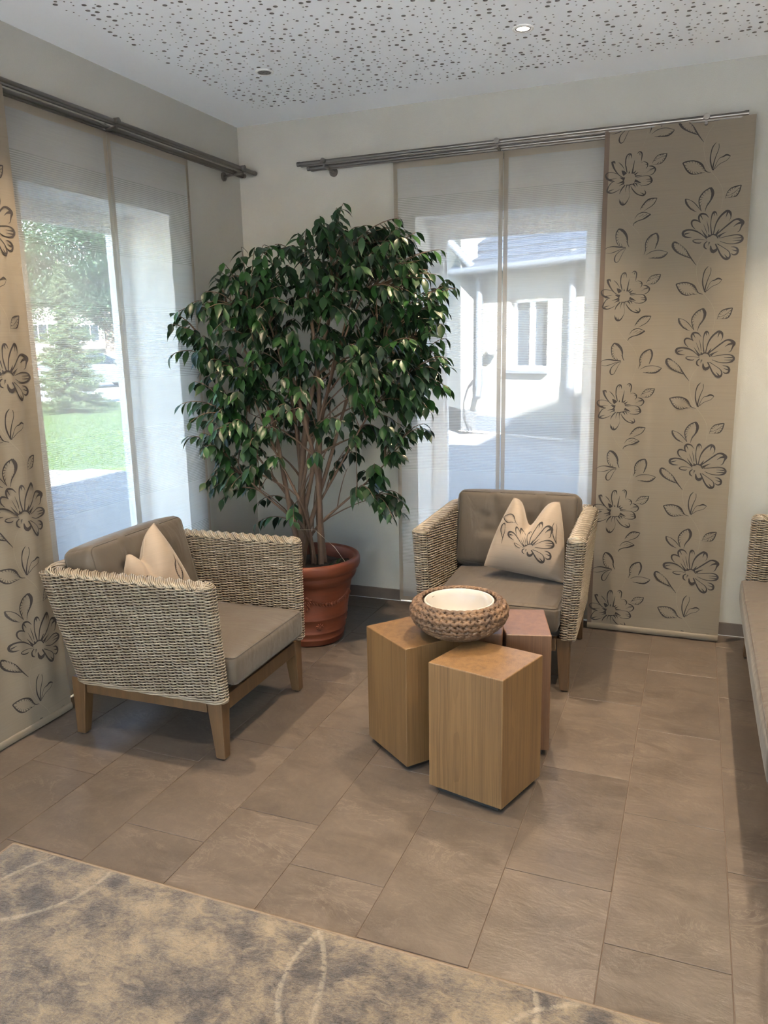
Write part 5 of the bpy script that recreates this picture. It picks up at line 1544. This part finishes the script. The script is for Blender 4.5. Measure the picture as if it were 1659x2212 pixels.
# silver car parked on the road
def make_car():
    p = Vector((-21.2, 22.4, GZ)); d = Vector((1.1, 2.13, 0)).normalized()
    root = empty('parked_car', p, math.atan2(d.y, d.x)); tag(root, 'silver saloon car parked on the road beyond the spruce', 'car')
    # local x forward; stations of (x, half width, z low, z high)
    def loft(name, st, mat, parent=root):
        vs = []; fs = []
        for x, hw, z0, z1, inn in st:
            zm = z0 + (z1 - z0) * 0.55
            vs += [(x, -hw * 0.92, z0), (x, -hw, zm), (x, -hw * inn, z1), (x, hw * inn, z1), (x, hw, zm), (x, hw * 0.92, z0)]
        for i in range(len(st) - 1):
            for k in range(6): fs.append((i * 6 + k, i * 6 + (k + 1) % 6, (i + 1) * 6 + (k + 1) % 6, (i + 1) * 6 + k))
        fs.append(tuple(range(5, -1, -1))); fs.append(tuple((len(st) - 1) * 6 + k for k in range(6)))
        mb = MB(); mb.add(vs, fs); return mb.build(name, mat, parent, smooth=35)
    loft('body', [(-2.35, 0.70, 0.42, 0.80, 0.9), (-2.25, 0.84, 0.30, 0.98, 0.9), (-1.6, 0.90, 0.22, 1.02, 0.9), (0.0, 0.91, 0.20, 0.98, 0.92), (1.0, 0.91, 0.20, 0.95, 0.92), (1.9, 0.88, 0.24, 0.82, 0.9), (2.3, 0.78, 0.30, 0.66, 0.88), (2.42, 0.6, 0.38, 0.55, 0.8)], M['car_paint'])
    cab = loft('cabin_glass', [(-1.95, 0.74, 0.96, 1.0, 0.9), (-1.25, 0.76, 0.96, 1.34, 0.82), (-0.5, 0.78, 0.96, 1.42, 0.80), (0.3, 0.78, 0.96, 1.38, 0.80), (1.15, 0.76, 0.92, 0.97, 0.9)], M['dark_glass'])
    loft('roof', [(-1.3, 0.62, 1.33, 1.36, 0.95), (-0.5, 0.64, 1.40, 1.45, 0.93), (0.3, 0.62, 1.36, 1.41, 0.95)], M['car_paint'])
    for s in (-1, 1):
        mb = MB()
        for a, b in (((-1.95, 0.99), (-1.25, 1.36)), ((-0.45, 0.98), (-0.45, 1.42)), ((1.15, 0.95), (0.3, 1.39))):
            mb.tube([(a[0], s * 0.76, a[1]), (b[0], s * 0.64, b[1])], 0.03, 6)
        mb.build('pillar', M['car_paint'], root)
        mb = MB(); mb.box((-2.33, s * 0.55 - 0.14, 0.72), (-2.24, s * 0.55 + 0.14, 0.88)); mb.build('tail_light', M['red_lens'], root)
        mb = MB(); mb.box((2.12, s * 0.62 - 0.12, 0.60), (2.34, s * 0.62 + 0.12, 0.72)); mb.build('headlight', M['frame_white'], root)
        mb = MB(); mb.box((0.62, s * 0.95 - 0.10, 0.98), (0.80, s * 0.95 + 0.10, 1.12)); mb.build('mirror', M['car_paint'], root, bevel=0.03)
        for x in (-1.40, 1.42):
            wh = empty('wheel', (x, s * 0.80, 0.33)); wh.parent = root
            wh.rotation_euler = (R(90), 0, 0)
            mb = MB(); mb.lathe([(0.20, -0.11), (0.30, -0.115), (0.335, -0.07), (0.335, 0.07), (0.30, 0.115), (0.20, 0.11)], 24); mb.build('tyre', M['rubber'], wh, smooth=50)
            mb = MB()
            mb.lathe([(0.215, -0.115), (0.225, -0.12), (0.225, 0.12), (0.215, 0.115)], 24)
            for k in range(5):
                a = 2 * PI * k / 5; mb.tube([(0.03 * math.cos(a), 0.03 * math.sin(a), s * -0.09), (0.21 * math.cos(a), 0.21 * math.sin(a), s * -0.10)], [0.045, 0.025], 6)
            mb.build('rim', M['alloy'], wh)
make_car()

def leaf_cloud(pts, size, rg, asp=0.55):
    n = len(pts)
    d = rg.normal(0, 1, (n, 3)); d /= np.linalg.norm(d, axis=1)[:, None]
    e = np.cross(d, rg.normal(0, 1, (n, 3))); e /= np.linalg.norm(e, axis=1)[:, None]
    s = rg.uniform(0.6, 1.2, n)[:, None] * size
    v = np.stack([pts - d * s, pts + e * s * asp, pts + d * s, pts - e * s * asp], 1)
    return v, np.arange(n * 4).reshape(-1, 4)

def make_spruce():
    base = Vector((-12.3, 11.6, GZ)); H = 3.75
    root = empty('young_spruce', base); tag(root, 'young spruce with layered branches standing on the lawn', 'tree')
    mb = MB(); mb.tube([(0, 0, 0), (0, 0, H)], [0.07, 0.008], 8); mb.build('trunk', M['trunk'], root)
    rg = np.random.default_rng(5); P = []; D = []
    br = MB()
    for i in range(130):
        f = (i + 0.5) / 130
        z = 0.12 + (H - 0.2) * f
        L = (1.28 * (1 - f) ** 0.85 * (0.78 + 0.22 * math.sin(f * 40)) + 0.06) * (0.45 if 0.60 < f < 0.74 else 1) * rg.uniform(0.75, 1.1)
        a = i * 2.4
        n = max(24, int(420 * L))
        t = rg.uniform(0.1, 1.0, n)
        x = np.cos(a) * L * t; y = np.sin(a) * L * t; zz = z - 0.18 * L * t + 0.16 * L * t ** 2
        wob = rg.normal(0, 0.05, (n, 3)) * np.array([1, 1, 0.5]) * (0.5 + L)
        P.append(np.stack([x, y, zz], 1) + wob)
        br.tube([(0, 0, z), (math.cos(a) * L * 0.9, math.sin(a) * L * 0.9, z - 0.03 * L)], [0.012, 0.003], 4)
    o = br.build('branches', M['trunk'], root); tag(o, kind='stuff')
    v, q = leaf_cloud(np.concatenate(P), 0.060, rg, 0.16)
    tag(link_mesh('foliage', np_mesh('foliage', v, q, M['needle'], False), root), kind='stuff')
make_spruce()

def make_tree(name, label, base, H, rx, rz, zc, nclump, seed, mat):
    root = empty(name, base); tag(root, label, 'tree', 'broadleaf trees beyond the road')
    mb = MB(); mb.tube([(0, 0, 0), (0.1, 0, H * 0.3), (0, 0.1, H * 0.6), (0.1, 0, H * 0.9)], [0.36, 0.28, 0.17, 0.04], 10); mb.build('trunk', M['trunk'], root, smooth=60)
    rg = np.random.default_rng(seed); br = MB(); P = []
    for i in range(nclump):
        u = rg.normal(0, 1, 3); u /= np.linalg.norm(u)
        rr = rg.uniform(0.35, 1.0) ** 0.6
        c = np.array([u[0] * rx * rr, u[1] * rx * rr, zc + u[2] * rz * rr])
        st = np.array([0, 0, max(H * 0.22, c[2] - 0.5 * np.hypot(c[0], c[1]) - 0.6)])
        br.tube([st, (st + c) / 2 + np.array([0, 0, 0.2]), c], [0.09, 0.05, 0.015], 5)
        n = 520
        P.append(c + rg.normal(0, 1, (n, 3)) * np.array([0.62, 0.62, 0.36]))
    o = br.build('branches', M['trunk'], root); tag(o, kind='stuff')
    v, q = leaf_cloud(np.concatenate(P), 0.080, rg)
    tag(link_mesh('foliage', np_mesh('foliage', v, q, mat, False), root), kind='stuff')
make_tree('broadleaf_tree', 'tall broadleaf tree beyond the road, above the spruce', (-27.0, 30.5, GZ), 11.0, 4.6, 4.2, 6.6, 150, 3, M['treeleaf'])
make_tree('broadleaf_tree', 'lower broadleaf tree farther off behind the tall one', (-38.5, 32.0, GZ), 8.5, 4.0, 3.6, 5.2, 90, 6, M['treeleaf'])
make_tree('broadleaf_tree', 'broadleaf tree at the window edge beside the jamb, beyond the road', (-25.5, 44.0, GZ), 10.0, 4.4, 4.2, 6.2, 90, 9, M['treeleaf'])

def make_far_buildings():
    d = Vector((1.1, 2.13, 0)).normalized(); ang = math.atan2(d.y, d.x)
    root = empty('white_garden_wall', (-31, 29, GZ), ang); tag(root, 'long white rendered wall behind the parked car', 'wall')
    mb = MB(); mb.box((-14, 0, 0.70), (16, 0.25, 1.60)); mb.build('white_wall', M['render_white'], root)
    mb = MB(); mb.box((-14, -0.05, 0), (16, 0.25, 0.70)); mb.build('red_base', M['brick_red'], root)
    root = empty('box_trailer', (-20.5, 28.6, GZ), ang)
    tag(root, 'white box trailer standing beside the tree trunk', 'trailer')
    mb = MB(); mb.box((-1.6, -0.9, 0.75), (2.6, 0.9, 2.35)); mb.build('box', M['render_white'], root, bevel=0.15, segs=4)
    for x in (-0.6, 0.3):
        wh = empty('wheel', (x, -0.85, 0.33)); wh.parent = root; wh.rotation_euler = (R(90), 0, 0)
        mb = MB(); mb.lathe([(0.02, 0.08), (0.30, 0.08), (0.33, 0.05), (0.33, -0.05), (0.30, -0.08), (0.02, -0.08)], 20); mb.build('tyre', M['rubber'], wh, smooth=50)
    root = empty('far_house', (-46, 44, GZ), ang); tag(root, 'long white building with blue windows beyond the tree', 'building')
    mb = MB(); mb.box((-12, 0, 0), (14, 6, 5.2)); mb.build('wall', M['render_white'], root)
    mb = MB(); mb.hexa([(-12.4, -0.4, 5.2), (14.4, -0.4, 5.2), (14.4, 6.4, 5.2), (-12.4, 6.4, 5.2)], [(-12.4, 2.6, 7.4), (14.4, 2.6, 7.4), (14.4, 3.4, 7.4), (-12.4, 3.4, 7.4)]); mb.build('roof', M['roof_tile'], root)
    for i in range(7):
        f = empty('window', (-10.5 + i * 3.4, 0, 0)); f.parent = root
        mb = MB(); mb.box((0, -0.06, 2.2), (2.2, 0.02, 3.6)); mb.build('window_frame', M['frame_white'], f)
        for k in range(3): mb = MB(); mb.box((0.08 + k * 0.71, -0.08, 2.28), (0.70 + k * 0.71, -0.05, 3.52)); mb.build('pane', M['dark_glass'], f)
make_far_buildings()
